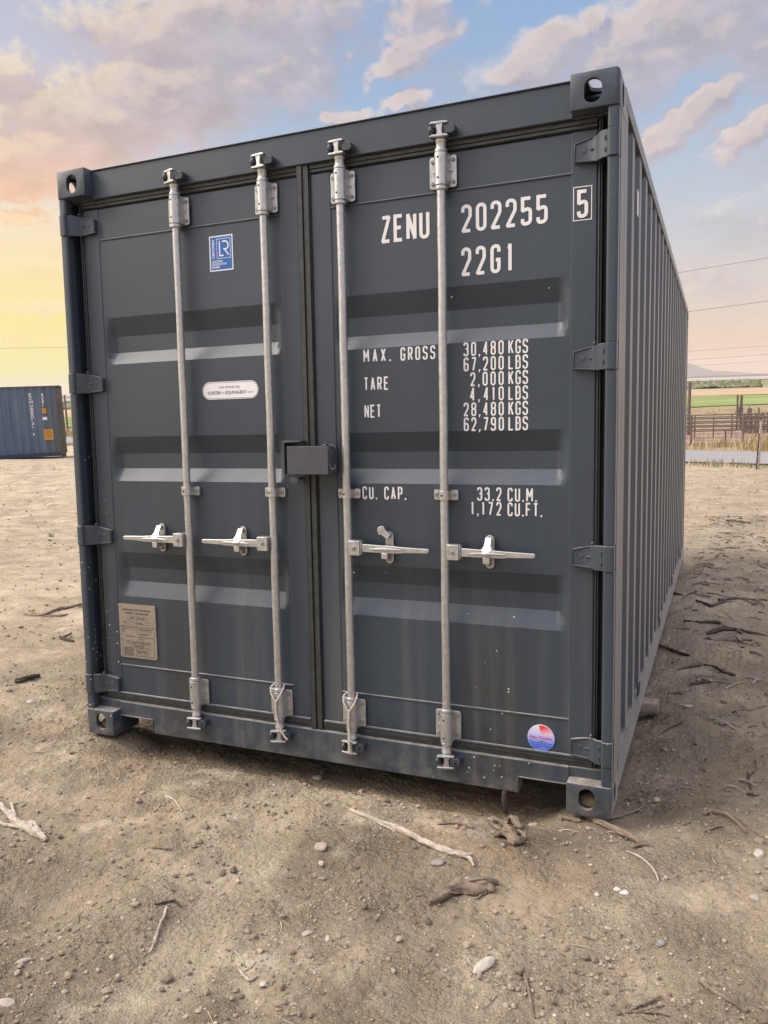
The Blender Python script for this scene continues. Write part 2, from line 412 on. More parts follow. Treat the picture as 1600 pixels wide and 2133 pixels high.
def stroke(mb, pts, closed, st, y, mi=0):
    """ribbon with mitred joints in the local xz plane at depth y; acute corners are butted, one piece a hair proud"""
    if not closed:
        V_ = [Vector(p) for p in pts]; cuts = [i for i in range(1, len(V_) - 1) if (V_[i] - V_[i - 1]).length > 1e-6 and (V_[i + 1] - V_[i]).length > 1e-6 and (V_[i] - V_[i - 1]).angle(V_[i + 1] - V_[i]) > R_(97)]
        if cuts:
            b = [0] + cuts + [len(V_) - 1]
            for j, (i0, i1) in enumerate(zip(b, b[1:])):
                seg = [v.copy() for v in V_[i0:i1 + 1]]
                if i0: seg[0] -= (seg[1] - seg[0]).normalized() * st * .18
                if i1 < len(V_) - 1: seg[-1] += (seg[-1] - seg[-2]).normalized() * st * .18
                stroke(mb, seg, False, st, y, mi)
            return
    P = [Vector(p) for p in pts]
    Q = [P[0]]
    for p in P[1:]:
        if (p - Q[-1]).length > 1e-5: Q.append(p)
    if closed and (Q[0] - Q[-1]).length < 1e-5: Q.pop()
    P = Q; n = len(P); h = st / 2; vs = []
    _lay[0] = (_lay[0] + 1) % 5; y = y - .00006 * _lay[0]
    for i, p in enumerate(P):
        if closed: a, c = P[i - 1], P[(i + 1) % n]
        else: a, c = P[max(i - 1, 0)], P[min(i + 1, n - 1)]
        d1 = (p - a).normalized() if (p - a).length > 0 else (c - p).normalized()
        d2 = (c - p).normalized() if (c - p).length > 0 else d1
        n1 = Vector((-d1.y, d1.x)); n2 = Vector((-d2.y, d2.x)); m = (n1 + n2)
        m = n1 if m.length < 1e-4 else m.normalized()
        k = h / max(.42, m.dot(n1))
        vs += [(p.x + m.x * k, y, p.y + m.y * k), (p.x - m.x * k, y, p.y - m.y * k)]
    m = n if closed else n - 1
    mb.add(vs, [(2 * i, 2 * i + 1, (2 * i + 3) % (2 * n), (2 * i + 2) % (2 * n)) for i in range(m)], mi)
def letters(mb, s, x0, x1, z0, h, w, st, y=.0685, mi=0):
    def gw(c): return {'1': w * .55, '.': st, ',': st, ' ': w * .6, 'M': w * 1.25}.get(c, w)
    tot = sum(gw(c) for c in s); gap = (x1 - x0 - tot) / max(1, len(s) - 1); x = x0
    for c in s:
        g = G[c]; cw = gw(c)
        if g == 'dot': mb.add([(x, y, z0), (x + st, y, z0), (x + st, y, z0 + st * 1.1), (x, y, z0 + st * 1.1)], [(0, 1, 2, 3)], mi)
        elif g == 'comma': mb.add([(x, y, z0 - st * .8), (x + st * .5, y, z0 - st * .8), (x + st, y, z0 + st), (x, y, z0 + st)], [(0, 1, 2, 3)], mi)
        elif g:
            for closed, pts in g:
                bw, bh = cw - st, h - st; rmax = bw / 2
                pp = [(x + st / 2 + p[0] * bw, z0 + st / 2 + p[1] * bh, min(p[2], 1) * rmax if len(p) > 2 else 0) for p in pts]
                stroke(mb, fillet(pp, closed), closed, st, y, mi)
        x += cw + gap
def font_text(mb, s, cx, cz, size, y, mi=0, rot=0, bold=0.0, width=None, mono=False):
    """built-in typeface laid flat on the door, centred at (cx, cz)"""
    c = bpy.data.curves.new('t', 'FONT'); c.body = s; c.size = size; c.align_x = 'CENTER'; c.align_y = 'CENTER'; c.offset = bold; c.resolution_u = 3
    o = bpy.data.objects.new('t', c); COL.objects.link(o)
    dg = bpy.context.evaluated_depsgraph_get(); me = bpy.data.meshes.new_from_object(o.evaluated_get(dg))
    vs = [Vector(v.co) for v in me.vertices]; fs = [tuple(p.vertices) for p in me.polygons]
    bpy.data.objects.remove(o); bpy.data.curves.remove(c); bpy.data.meshes.remove(me)
    if not vs: return
    xs = [v.x for v in vs]; wd = max(xs) - min(xs); k = (width / wd) if width else 1; ca, sa = math.cos(rot), math.sin(rot)
    mb.add([(cx + v.x * k * ca - v.y * sa, y, cz + v.x * k * sa + v.y * ca) for v in vs], fs, mi)

# ------------------------------------------------------------------ the container
WID, LEN, HGT = 2.438, 6.058, 2.591
box = empty('shipping_container', 'slate grey twenty foot steel shipping container with white number lettering and galvanised lock rods', 'container')
box.matrix_world = M3.to_4x4()

def fitting_mesh(top):
    """corner casting at x 0..0.162, y 0..0.178, z 0..0.118 with the outer side on x = 0"""
    def obj_from(bm, nm):
        me = bpy.data.meshes.new(nm); bm.to_mesh(me); bm.free(); o = bpy.data.objects.new(nm, me); COL.objects.link(o); return o
    bm = bmesh.new(); bmesh.ops.create_cube(bm, size=1, matrix=Matrix.Translation((.081, .089, .059)) @ Matrix.Diagonal((.162, .178, .118, 1)))
    es = []
    for e in bm.edges:
        c = (e.verts[0].co + e.verts[1].co) / 2
        zz = c.z > .117 if top else c.z < .001
        if (c.x < .001 and c.y < .001) or (c.x < .001 and zz): es.append(e)
    bmesh.ops.bevel(bm, geom=es, offset=.014, segments=4, profile=.5, affect='EDGES')
    rest = [e for e in bm.edges if len(e.link_faces) == 2 and e.calc_face_angle(0) > 1.2]
    bmesh.ops.bevel(bm, geom=rest, offset=.0025, segments=2, profile=.5, affect='EDGES')
    base = obj_from(bm, 'b')
    cut = []
    hz = .056 if top else .064
    def cutter(mb): o = mb.build('c', HOLE); cut.append(o)
    cutter(MB().box(.016, .150, .018, .165, .012, .106))
    cutter(MB().prism(rrect(.089 - .030, .089 + .030, hz - .040, hz + .040, .0299, 7), -.02, .03, 'y'))
    cutter(MB().prism(rrect(.089 - .026, .089 + .026, hz - .040, hz + .040, .0255, 7), -.02, .03, 'x'))
    if top: cutter(MB().prism(rrect(.081 - .032, .081 + .032, .089 - .062, .089 + .062, .031, 7), .09, .14, 'z'))
    for c in cut:
        m = base.modifiers.new('x', 'BOOLEAN'); m.object = c; m.operation = 'DIFFERENCE'; m.solver = 'EXACT'
    dg = bpy.context.evaluated_depsgraph_get(); me = bpy.data.meshes.new_from_object(base.evaluated_get(dg))
    for o in cut + [base]: bpy.data.objects.remove(o)
    me.materials.clear(); me.materials.append(PAINT)
    for p in me.polygons: p.use_smooth = True; p.material_index = 0
    me.set_sharp_from_angle(angle=R_(35))
    return me
for top in (False, True):
    src = fitting_mesh(top)
    for sx in (0, 1):
        for sy in (0, 1):
            me = src.copy()
            T = Matrix.Translation((sx * WID, sy * LEN, HGT - .118 if top else 0)) @ Matrix.Diagonal((-1 if sx else 1, -1 if sy else 1, 1, 1))
            me.transform(T)
            if sx != sy: me.flip_normals()
            o = bpy.data.objects.new('corner_fitting', me); COL.objects.link(o); o.parent = box

HZ = (2.358, 1.655, .952, .240)    # hinge heights
for s in (0, 1):
    fx = (lambda x: WID - x) if s else (lambda x: x)
    def X(a, b): return (min(fx(a), fx(b)), max(fx(a), fx(b)))
    m = MB()
    segs = []; z = .118
    for h in sorted(HZ): segs.append((z, h - .047)); z = h + .047
    segs.append((z, HGT - .1185))
    for a, b in segs:          # front bead of the post, broken at each hinge
        poly = rrect(X(.002, .040)[0], X(.002, .040)[1], .006, .052, .008, 3)
        m.prism(poly, a, b, 'z')
    m.box(*X(.001, .020), .0535, .170, .118, HGT - .1185)      # outer web
    m.box(*X(.021, .118), .128, .140, .1185, HGT - .119)       # inner web closing the gap
    m.box(*X(.001, .012), .171, .262, .118, HGT - .0605)
    m.build('corner_post', PAINT, box, .002)
for s in (0, 1):               # rear posts
    fx = (lambda x: WID - x) if s else (lambda x: x)
    a, b = sorted((fx(.001), fx(.15)))
    MB().box(a, b, LEN - .16, LEN - .004, .1185, HGT - .1185).build('corner_post', PAINT, box, .004)

for cx in (.081, WID - .081):
    m = MB(); m.ball((cx, .075, .030), .052, .045, .030, 14); o = m.build('packed_soil', mat_plain('packed_soil', (.20, .145, .085), .95, 0, .3, 60, .004)); o.matrix_world = M3.to_4x4()
    tag(o, 'brown soil caught inside the %s front corner casting' % ('left' if cx < 1 else 'right'), 'soil')
# header and sill
h = MB(); h.box(.1625, WID - .1625, .050, .14, 2.466, 2.584); h.box(.1625, WID - .1625, .044, .15, 2.585, 2.590)
h.box(.0195, .162, .056, .14, 2.4645, 2.4725); h.box(WID - .162, WID - .0195, .056, .14, 2.4645, 2.4725)
h.build('header', PAINT, box, .002)
poly = [(.1625, .155), (.1625, .092), (.352, .088), (.352, .024), (2.086, .024), (2.086, .088), (WID - .1625, .092), (WID - .1625, .155)]
s_ = MB(); s_.prism(poly, .050, .120, 'y')
s_.box(.1625, .350, .046, .11, .0862, .0915); s_.box(2.088, WID - .1625, .046, .11, .0862, .0915)
s_.box(.3525, .358, .046, .11, .0235, .0915); s_.box(2.080, 2.0855, .046, .11, .0235, .0915)
s_.box(.020, .162, .060, .12, .1185, .155); s_.box(WID - .162, WID - .020, .060, .12, .1185, .155)
s_.build('sill', PAINT, box, .0025)

# side walls, rails, roof, floor, front end
def corr(x_out, inward):
    m = MB(); y = .262; prof = [(y, 0)]; pitch = .288
    yy = .262
    while yy + pitch < LEN - .17:
        for dy, d in ((.060, 1), (.070, 1), (.072, 0), (.086, 0)):
            yy += dy; prof.append((yy, d))
    prof.append((LEN - .165, 0))
    v = []
    for (yy, d) in prof:
        for zz in (.165, .20, 2.36, 2.50, 2.535): v.append((x_out + inward * (.006 + .036 * d), yy, zz))
    n = 5; f = [(i * n + k, (i + 1) * n + k, (i + 1) * n + k + 1, i * n + k + 1) for i in range(len(prof) - 1) for k in range(4)]
    m.add(v, f); return m
for s in (0, 1):
    xo, inn = (WID, -1) if s else (0.0, 1)
    m = corr(xo, inn)
    if s:   # a white decal on one outer crest
        pass
    o = m.build('side_wall', PAINT, box, 0, 20); sm = o.modifiers.new('thick', 'SOLIDIFY'); sm.thickness = .002; sm.offset = 0
    a, b = sorted((xo, xo + inn * .06))
    MB().box(a, b, .1785, LEN - .1785, 2.5305, HGT - .001).build('top_side_rail', PAINT, box, .003)
    a, b = sorted((xo - inn * -.0, xo + inn * .05))
    r = MB(); r.box(a, b, .1785, LEN - .1785, .035, .165)
    for yy in (.93, 2.3, 3.7, 5.1):
        c = xo - inn * .006
        r.tube([(c, yy + .035 * math.cos(q), .205 + .035 * math.sin(q)) for q in [R_(i * 30) for i in range(0, 13)]], .005, 6)
    r.build('bottom_side_rail', PAINT, box, .003)
rf = MB(); rf.box(.0605, WID - .0605, .151, LEN - .05, 2.560, 2.572)
for i in range(18): rf.box(.2, WID - .2, .35 + i * .3, .45 + i * .3, 2.5725, 2.580)
rf.build('roof', PAINT, box, .004)
fl = MB(); fl.box(.0505, WID - .0505, .125, LEN - .07, .130, .158)
fl.build('floor', FLOORW, box)
fb = MB()
for i in range(15): fb.box(.052, WID - .052, .35 + i * .385, .39 + i * .385, .04, .129)
fb.build('floor_crossbeam', PAINT, box)
MB().box(.151, WID - .151, LEN - .05, LEN - .02, .03, 2.58).build('end_wall', PAINT, box, .003)

# doors
RIBS = ((1.945, 1.862, 1.790, 1.737), (1.408, 1.330, 1.262, 1.205), (.873, .797, .732, .664))
def door_panel(x0, x1, px0, px1, seed):
    feats_x = [x0, x0 + .006, px0 - .004, px0, px0 + .045, px1 - .032, px1, px1 + .004, x1 - .006, x1]
    feats_z = [.190, .196, .326, .329, .332, .335, 2.286, 2.289, 2.292, 2.295, 2.424, 2.430] + [q for r in RIBS for q in r]
    def fill(fs, st):
        fs = sorted(set(fs)); o = []
        for a, b in zip(fs, fs[1:]):
            k = max(1, int((b - a) / st)); o += [a + (b - a) * i / k for i in range(k)]
        return o + [fs[-1]]
    xs = fill(feats_x + [px0 + .008 * i for i in range(8)] + [px1 - .008 * i for i in range(8)], .016); zs = fill(feats_z, .018)
    rnd = random.Random(seed); ph = [rnd.uniform(0, 6) for _ in range(6)]
    def depth(x, z):
        d = .0
        inx = min(1, max(0, (x - px0 + .004) / .004)) * min(1, max(0, (px1 + .004 - x) / .004))
        d += .0035 * inx
        if px0 - .002 <= x <= px1 + .002:
            for c in (.3305, 2.2905):
                if abs(z - c) < .0026: d -= .0045
        ex = min(1, max(0, (x - px0) / .052)) * min(1, max(0, (px1 - x) / .050)); ex = ex * ex * (3 - 2 * ex)
        for (a, b, c, e) in RIBS:
            if e < z < a:
                k = (a - z) / (a - b) if z > b else (1 if z > c else (z - e) / (c - e))
                d += .030 * k * ex
        d += .0004 * (math.sin(x * 5 + ph[0]) * math.sin(z * 3.1 + ph[1]) + .6 * math.sin(x * 11 + z * 4 + ph[2])) * inx
        return d
    v = []; nz = len(zs)
    for x in xs:
        for z in zs:
            e = 0 if (x0 < x < x1 and zs[0] < z < zs[-1]) else .005
            v.append((x, .070 + depth(x, z) + e, z))
    f = [(i * nz + k, (i + 1) * nz + k, (i + 1) * nz + k + 1, i * nz + k + 1) for i in range(len(xs) - 1) for k in range(nz - 1)]
    m = MB(); m.add(v, f)
    # skirt back to the door's inner face
    rim = [i * nz for i in range(len(xs))] + [(len(xs) - 1) * nz + k for k in range(1, nz)] + [i * nz + nz - 1 for i in range(len(xs) - 2, -1, -1)] + [k for k in range(nz - 2, 0, -1)]
    n = len(rim); base = len(m.v)
    m.v += [(m.v[i][0], .122, m.v[i][2]) for i in rim]
    m.f += [(rim[i], rim[(i + 1) % n], base + (i + 1) % n, base + i) for i in range(n)] + [tuple(base + i for i in range(n))]; m.m += [0] * (n + 1)
    m.tube([(x0 + .004, .0655, zs[0] + .004), (x1 - .004, .0655, zs[0] + .004)], .0065, 10)
    return m
YL = .0683     # lettering plane: a hair proud of the door skin
doorL = door_panel(.078, 1.190, .168, 1.100, 1).build('door', PAINT, box, 0, 14)
doorR = door_panel(1.246, 2.360, 1.336, 2.268, 2).build('door', PAINT, box, 0, 14)
YP = .0724     # plane just proud of the recessed panel skin

# gaskets
g = MB()
def lip(m, x0, x1, z0, z1, y=.062):
    """ribbed rubber strip filling x0..x1 / z0..z1"""
    if (x1 - x0) > (z1 - z0):
        w = z1 - z0
        m.box(x0, x1, y + .013, .115, z0, z1); m.box(x0, x1, y + .005, y + .0125, z0 + w * .06, z0 + w * .46); m.box(x0, x1, y + .001, y + .0124, z0 + w * .49, z0 + w * .96)
    else:
        w = x1 - x0
        m.box(x0, x1, y + .014, .115, z0, z1); m.box(x0 + w * .04, x0 + w * .44, y - .002, y + .0135, z0, z1); m.box(x0 + w * .50, x0 + w * .95, y + .003, y + .013, z0, z1)
g = MB(); lip(g, .080, 1.189, 2.4325, 2.463); lip(g, .080, 1.189, .1575, .188); lip(g, .0625, .0765, .159, 2.462, .066)
g.build('door_gasket', GASKET, doorL, .0015)
g = MB(); lip(g, 1.247, 2.358, 2.4325, 2.463); lip(g, 1.247, 2.358, .1575, .188); lip(g, 1.1915, 1.2445, .1578, 2.4632, .056); lip(g, 2.3615, 2.3755, .159, 2.462, .066)
g.build('door_gasket', GASKET, doorR, .0015)

# white lettering
m = MB()
letters(m, 'ZENU', 1.546, 1.744, 2.131, .102, .041, .0135, YP); m.build('owner_code_lettering', WHITE, doorR); m = MB()
letters(m, '202255', 1.868, 2.187, 2.135, .100, .0405, .0125, YP)
m.build('serial_number_lettering', WHITE, doorR)
m = MB(); letters(m, '22', 1.867, 1.961, 1.979, .103, .0385, .0125, YP); letters(m, 'G', 1.978, 2.016, 1.979, .103, .038, .0125, YP); letters(m, '1', 2.040, 2.064, 1.978, .104, .040, .0125, YP)
m.build('size_code_lettering', WHITE, doorR)
m = MB(); letters(m, '5', 2.2895, 2.3275, 2.1375, .095, .038, .0125, YL)
a, b, c, d = 2.276, 2.3405, 2.1285, 2.2435
for r in ((a, b, d - .003, d), (a, b, c, c + .003), (a, a + .003, c + .0031, d - .0031), (b - .003, b, c + .0031, d - .0031)):
    m.add([(r[0], YL, r[2]), (r[1], YL, r[2]), (r[1], YL, r[3]), (r[0], YL, r[3])], [(0, 1, 2, 3)])
m.build('check_digit_lettering', WHITE, doorR)
m = MB(); H_, w_, s_t = .0515, .0198, .0062
def row(*a):
    q = MB(); letters(q, *a); q.build('data_lettering', WHITE, doorR)
row('MAX.', 1.461, 1.578, 1.6835, H_, w_, s_t, YP); row('GROSS', 1.619, 1.761, 1.682, H_, w_, s_t, YP)
row('TARE', 1.461, 1.567, 1.5735, H_, w_, s_t, YP); row('NET', 1.461, 1.533, 1.466, H_, w_, s_t, YP)
for i, (n_, u_, x0) in enumerate((('30,480', 'KGS', 1.873), ('67,200', 'LBS', 1.873), ('2,000', 'KGS', 1.899), ('4,410', 'LBS', 1.897), ('28,480', 'KGS', 1.872), ('62,790', 'LBS', 1.872))):
    z0 = 1.6855 - i * .0558
    row(n_, x0, 2.027, z0, H_, w_, s_t, YP); row(u_, 2.044, 2.117, z0, H_, w_, s_t, YP)
row('CU. CAP.', 1.445, 1.634, 1.1415, H_, w_, s_t, YP)
row('33.2', 1.923, 2.017, 1.1435, H_, w_, s_t, YP); row('CU.M.', 2.040, 2.150, 1.1425, H_, w_, s_t, YP)
row('1,172', 1.899, 2.017, 1.0885, H_, w_, s_t, YP); row('CU.FT.', 2.040, 2.170, 1.0875, H_, w_, s_t, YP)

# stickers
BLUE = mat_plain('blue_print', (.012, .105, .36), .35, 0, .03); INK = mat_plain('grey_ink', (.045, .05, .06), .5); OFFW = mat_plain('sticker_white', (.70, .69, .69), .35, 0, .03)
def rect(m, x0, x1, z0, z1, y, mi=0): m.add([(x0, y, z0), (x1, y, z0), (x1, y, z1), (x0, y, z1)], [(0, 1, 2, 3)], mi)
m = MB(); x0, x1, z0, z1 = .7555, .8725, 2.098, 2.243; y = YP
rect(m, x0, x1, z0, z1, y); rect(m, x0 + .005, x1 - .005, z0 + .005, z1 - .005, y - .0003, 1)
fr = [(.7935, 2.149), (.7935, 2.229), (.8600, 2.229), (.8600, 2.149)]; stroke(m, fr, True, .0018, y - .0006, 0)
stroke(m, [(.807, 2.220), (.807, 2.160), (.826, 2.160)], False, .0055, y - .0006)
stroke(m, fillet([(.820, 2.2175), (.850, 2.2175, .017), (.850, 2.186, .017), (.826, 2.186)], False), False, .0055, y - .0006)
stroke(m, [(.832, 2.186), (.851, 2.160)], False, .0055, y - .0007)
font_text(m, 'CERTIFIED', .776, 2.189, .0165, y - .0006, 0, R_(90), .0002, .077)
for i, (q, w) in enumerate((('CONTAINER', .054), ('CERTIFICATION', .072), ('SCHEME', .038))): font_text(m, q, .766 + w / 2, 2.137 - i * .0115, .0125, y - .0006, 0, 0, .0002, w)
m.build('certification_sticker', [OFFW, BLUE], doorL)
m = MB(); x0, x1, z0, z1 = .692, .974, 1.561, 1.636; r = (z1 - z0) / 2
m.prism(rrect(x0, x1, z0, z1, r - .0001, 10), y - .0002, y + .0004, 'y')
stroke(m, rrect(x0 + .004, x1 - .004, z0 + .004, z1 - .004, r - .005, 8), True, .0016, y - .0006, 1)
font_text(m, 'FOR REPAIR USE', .830, 1.611, .014, y - .0007, 1, 0, 0, .105)
font_text(m, 'CORTEN', .752, 1.588, .0195, y - .0007, 1, 0, .0003, .066); font_text(m, 'OR', .798, 1.587, .011, y - .0007, 1, 0, 0, .013)
font_text(m, 'EQUIVALENT', .862, 1.588, .0195, y - .0007, 1, 0, .0003, .104); font_text(m, 'ONLY', .936, 1.587, .011, y - .0007, 1, 0, 0, .030)
m.build('repair_notice_sticker', [OFFW, INK], doorL)
PLATE = mat_plain('dull_brass_plate', (.37, .315, .255), .38, .55, .12, 60, .0004)
m = MB(); x0, x1, z0, z1 = .170, .383, .371, .627; y = .0665
m.box(x0, x1, y, .0735, z0, z1)
for xx in (x0 + .006, x1 - .006):
    for zz in (z0 + .008, z0 + .152, z1 - .008): m.ball((xx, y, zz), .006, .005, .006, 8)
def fs(q, cx, cz, sz, w): font_text(m, q, cx, cz, sz, y - .0007, 1, 0, .0002, w)
def frame(a, b, c, d): stroke(m, [(a, c), (a, d), (b, d), (b, c)], True, .0011, y - .0007, 1)
fs('APPROVED FOR TRANSPORT', .277, .600, .0135, .170); fs('UNDER CUSTOMS SEAL', .277, .584, .0135, .138)
frame(.222, .335, .553, .571); fs('CERT. 2188 (ABS)', .278, .562, .011, .090)
fs('TYPE', .197, .540, .0075, .020); frame(.208, .252, .533, .544); fs('MANUFACTURER\'S\nNO. OF THE CONTAINER', .288, .538, .0060, .056); frame(.322, .372, .533, .546)
stroke(m, [(.182, .523), (.372, .523)], False, .0012, y - .0007, 1)
frame(.182, .372, .379, .518); stroke(m, [(.182, .452), (.372, .452)], False, .0012, y - .0007, 1); stroke(m, [(.276, .452), (.276, .518)], False, .0012, y - .0007, 1)
fs('OWNER', .202, .510, .0085, .030); frame(.222, .268, .505, .515); fs('NO.', .194, .499, .0085, .014); fs('CONTAINER LTD', .234, .474, .0065, .060)
fs('TIMBER TREATMENT', .322, .510, .0085, .080); frame(.292, .356, .492, .502); fs('IMMUNIZED', .306, .485, .0070, .045); fs('TREATMENT ACCORDING TO RULES', .323, .472, .0070, .086); fs('DATE', .296, .462, .0070, .022)
fs('CSC SAFETY APPROVAL', .278, .443, .0135, .145); frame(.225, .335, .424, .434); fs('GB-LR 8188', .280, .429, .0080, .060)
for i in range(6):
    fs(('DATE MANUFACTURED', 'IDENTIFICATION NO.', 'MAXIMUM GROSS MASS', 'ALLOWABLE STACKING', 'RACKING TEST FORCE', 'NEXT EXAMINATION')[i], .218 + .004 * (i % 2), .418 - i * .0068, .0065, .058)
    if i: stroke(m, [(.262, .4145 - (i - 1) * .0068), (.330, .4145 - (i - 1) * .0068)], False, .0008, y - .0007, 1)
frame(.262, .330, .383, .421); frame(.338, .368, .383, .421)
fs('30480 KG  67200 LB', .296, .404, .0065, .055); fs('KG     LB', .296, .397, .0065, .05); fs('2021', .296, .418, .0065, .016)
m.build('approval_plate', [PLATE, INK], doorL)
# round emblem sticker: printed white-to-blue disc, red swirl, waves
def mat_disc():
    m, t, b, P = new_mat('emblem_print'); z = t.sep(P)[2]
    t.put(b.inputs['Base Color'], t.ramp(t.rng(z, .194, .298), [(0, (.04, .12, .62)), (.35, (.18, .26, .70)), (.7, (.52, .50, .72)), (1, (.68, .66, .72))])); b.inputs['Roughness'].default_value = .35
    return m
def mat_swirl():
    m, t, b, P = new_mat('red_swirl_print'); x, _, z = t.sep(P)
    t.put(b.inputs['Base Color'], t.mix(t.rng(t.math('ADD', z, t.math('MULTIPLY', x, -.35)), -.509, -.475), (.62, .50, .56, 1), (.72, .035, .03, 1))); b.inputs['Roughness'].default_value = .35
    return m
RED = mat_plain('red_print', (.62, .04, .05), .4, 0, .02); NAVY = mat_plain('navy_print', (.01, .02, .12), .4, 0, .02)
m = MB(); cx, cz, rr = 2.168, .2455, .0515; y = .0697 + .0007
y = .0700
m.prism([(cx + rr * math.cos(q), cz + rr * math.sin(q)) for q in [R_(i * 7.5) for i in range(48)]], y - .0006, y + .0038, 'y')
sw = [(cx + (rr - .0015) * math.cos(R_(a)), cz + (rr - .0015) * math.sin(R_(a))) for a in range(100, 18, -6)]
sw += [(cx + .040, cz + .012), (cx + .026, cz + .013), (cx + .012, cz + .015), (cx + .001, cz + .021), (cx - .004, cz + .030), (cx - .005, cz + .040)]
m.add([(a, y - .0009, b) for a, b in sw], [tuple(range(len(sw)))], 1)
font_text(m, 'Pan Ocean', cx, cz + .001, .0185, y - .0012, 2, 0, 0.0003, .084)
for i in range(3):
    zz = cz - .016 - i * .0085; hw = math.sqrt(max(0, (rr - .004) ** 2 - (zz - cz) ** 2))
    stroke(m, [(cx - hw + 2 * hw * k / 20, zz + .004 * math.sin((cx - hw + 2 * hw * k / 20 - cx) * 125 + .8)) for k in range(21)], False, .0022, y - .0012, 3)
m.build('emblem_sticker', [mat_disc(), mat_swirl(), RED, NAVY], doorR)

# hinges
def hinge(s, hz):
    m = MB()
    # knuckle
    m.prism(rrect(.002, .040, .000, .044, .010, 4), hz - .045, hz + .045, 'z')
    # blade: outline in x/z, depth follows a bend from the knuckle back to the door face
    def blade(x0, x1, y_off, grow, t=.010):
        cols = [(.036, .012), (.060, .018), (.078, .040), (.095, .052), (.130, .054), (.158, .055)]
        top = [.044, .044, .041, .036, .030, .023]; bot = [.044, .045, .045, .042, .038, .036]
        v = []; n = len(cols)
        for i, (x, y) in enumerate(cols):
            if x0 <= x <= x1:
                v += [(x, y + y_off, hz + top[i] + grow), (x, y + y_off, hz - bot[i] - grow), (x, y + y_off + t, hz + top[i] + grow), (x, y + y_off + t, hz - bot[i] - grow)]
        k = len(v) // 4
        f = []
        for i in range(k - 1):
            a, b = 4 * i, 4 * i + 4
            f += [(a, a + 1, b + 1, b), (a + 2, b + 2, b + 3, a + 3), (a, b, b + 2, a + 2), (a + 1, a + 3, b + 3, b + 1)]
        f += [(0, 2, 3, 1), (4 * k - 4, 4 * k - 3, 4 * k - 1, 4 * k - 2)]
        m.add(v, f)
    blade(0, 1, 0, 0, .013)
    # raised rim around the blade, rib and rivet boss
    P = [(.092, .036), (.154, .0225), (.156, -.035), (.092, -.041)]
    P = [(x, .0525 if x < .1 else .0545, hz + z) for x, z in P]
    m.tube([Vector(p) + Vector((0, -.0005, 0)) for p in P], .0035, 6)
    m.cyl((.122, .0518, hz - .002), 'y', .009, .003, 14); m.box(.086, .104, .0462, .052, hz - .005, hz + .001)
    m.box(.046, .051, .0118, .018, hz + .010, hz + .026); m.box(.046, .051, .0118, .018, hz - .028, hz - .012)
    m.cyl((.021, .021, hz - .0468), 'z', .012, .0936, 10)
    m.ball((.082, .046, hz + .048), .006, .010, .006, 8)
    if s: m.mapv(lambda x, y, z: (WID - x, y, z), True)
    m.build('hinge', PAINT, box, .0018)
for s in (0, 1):
    for hz in HZ: hinge(s, hz)

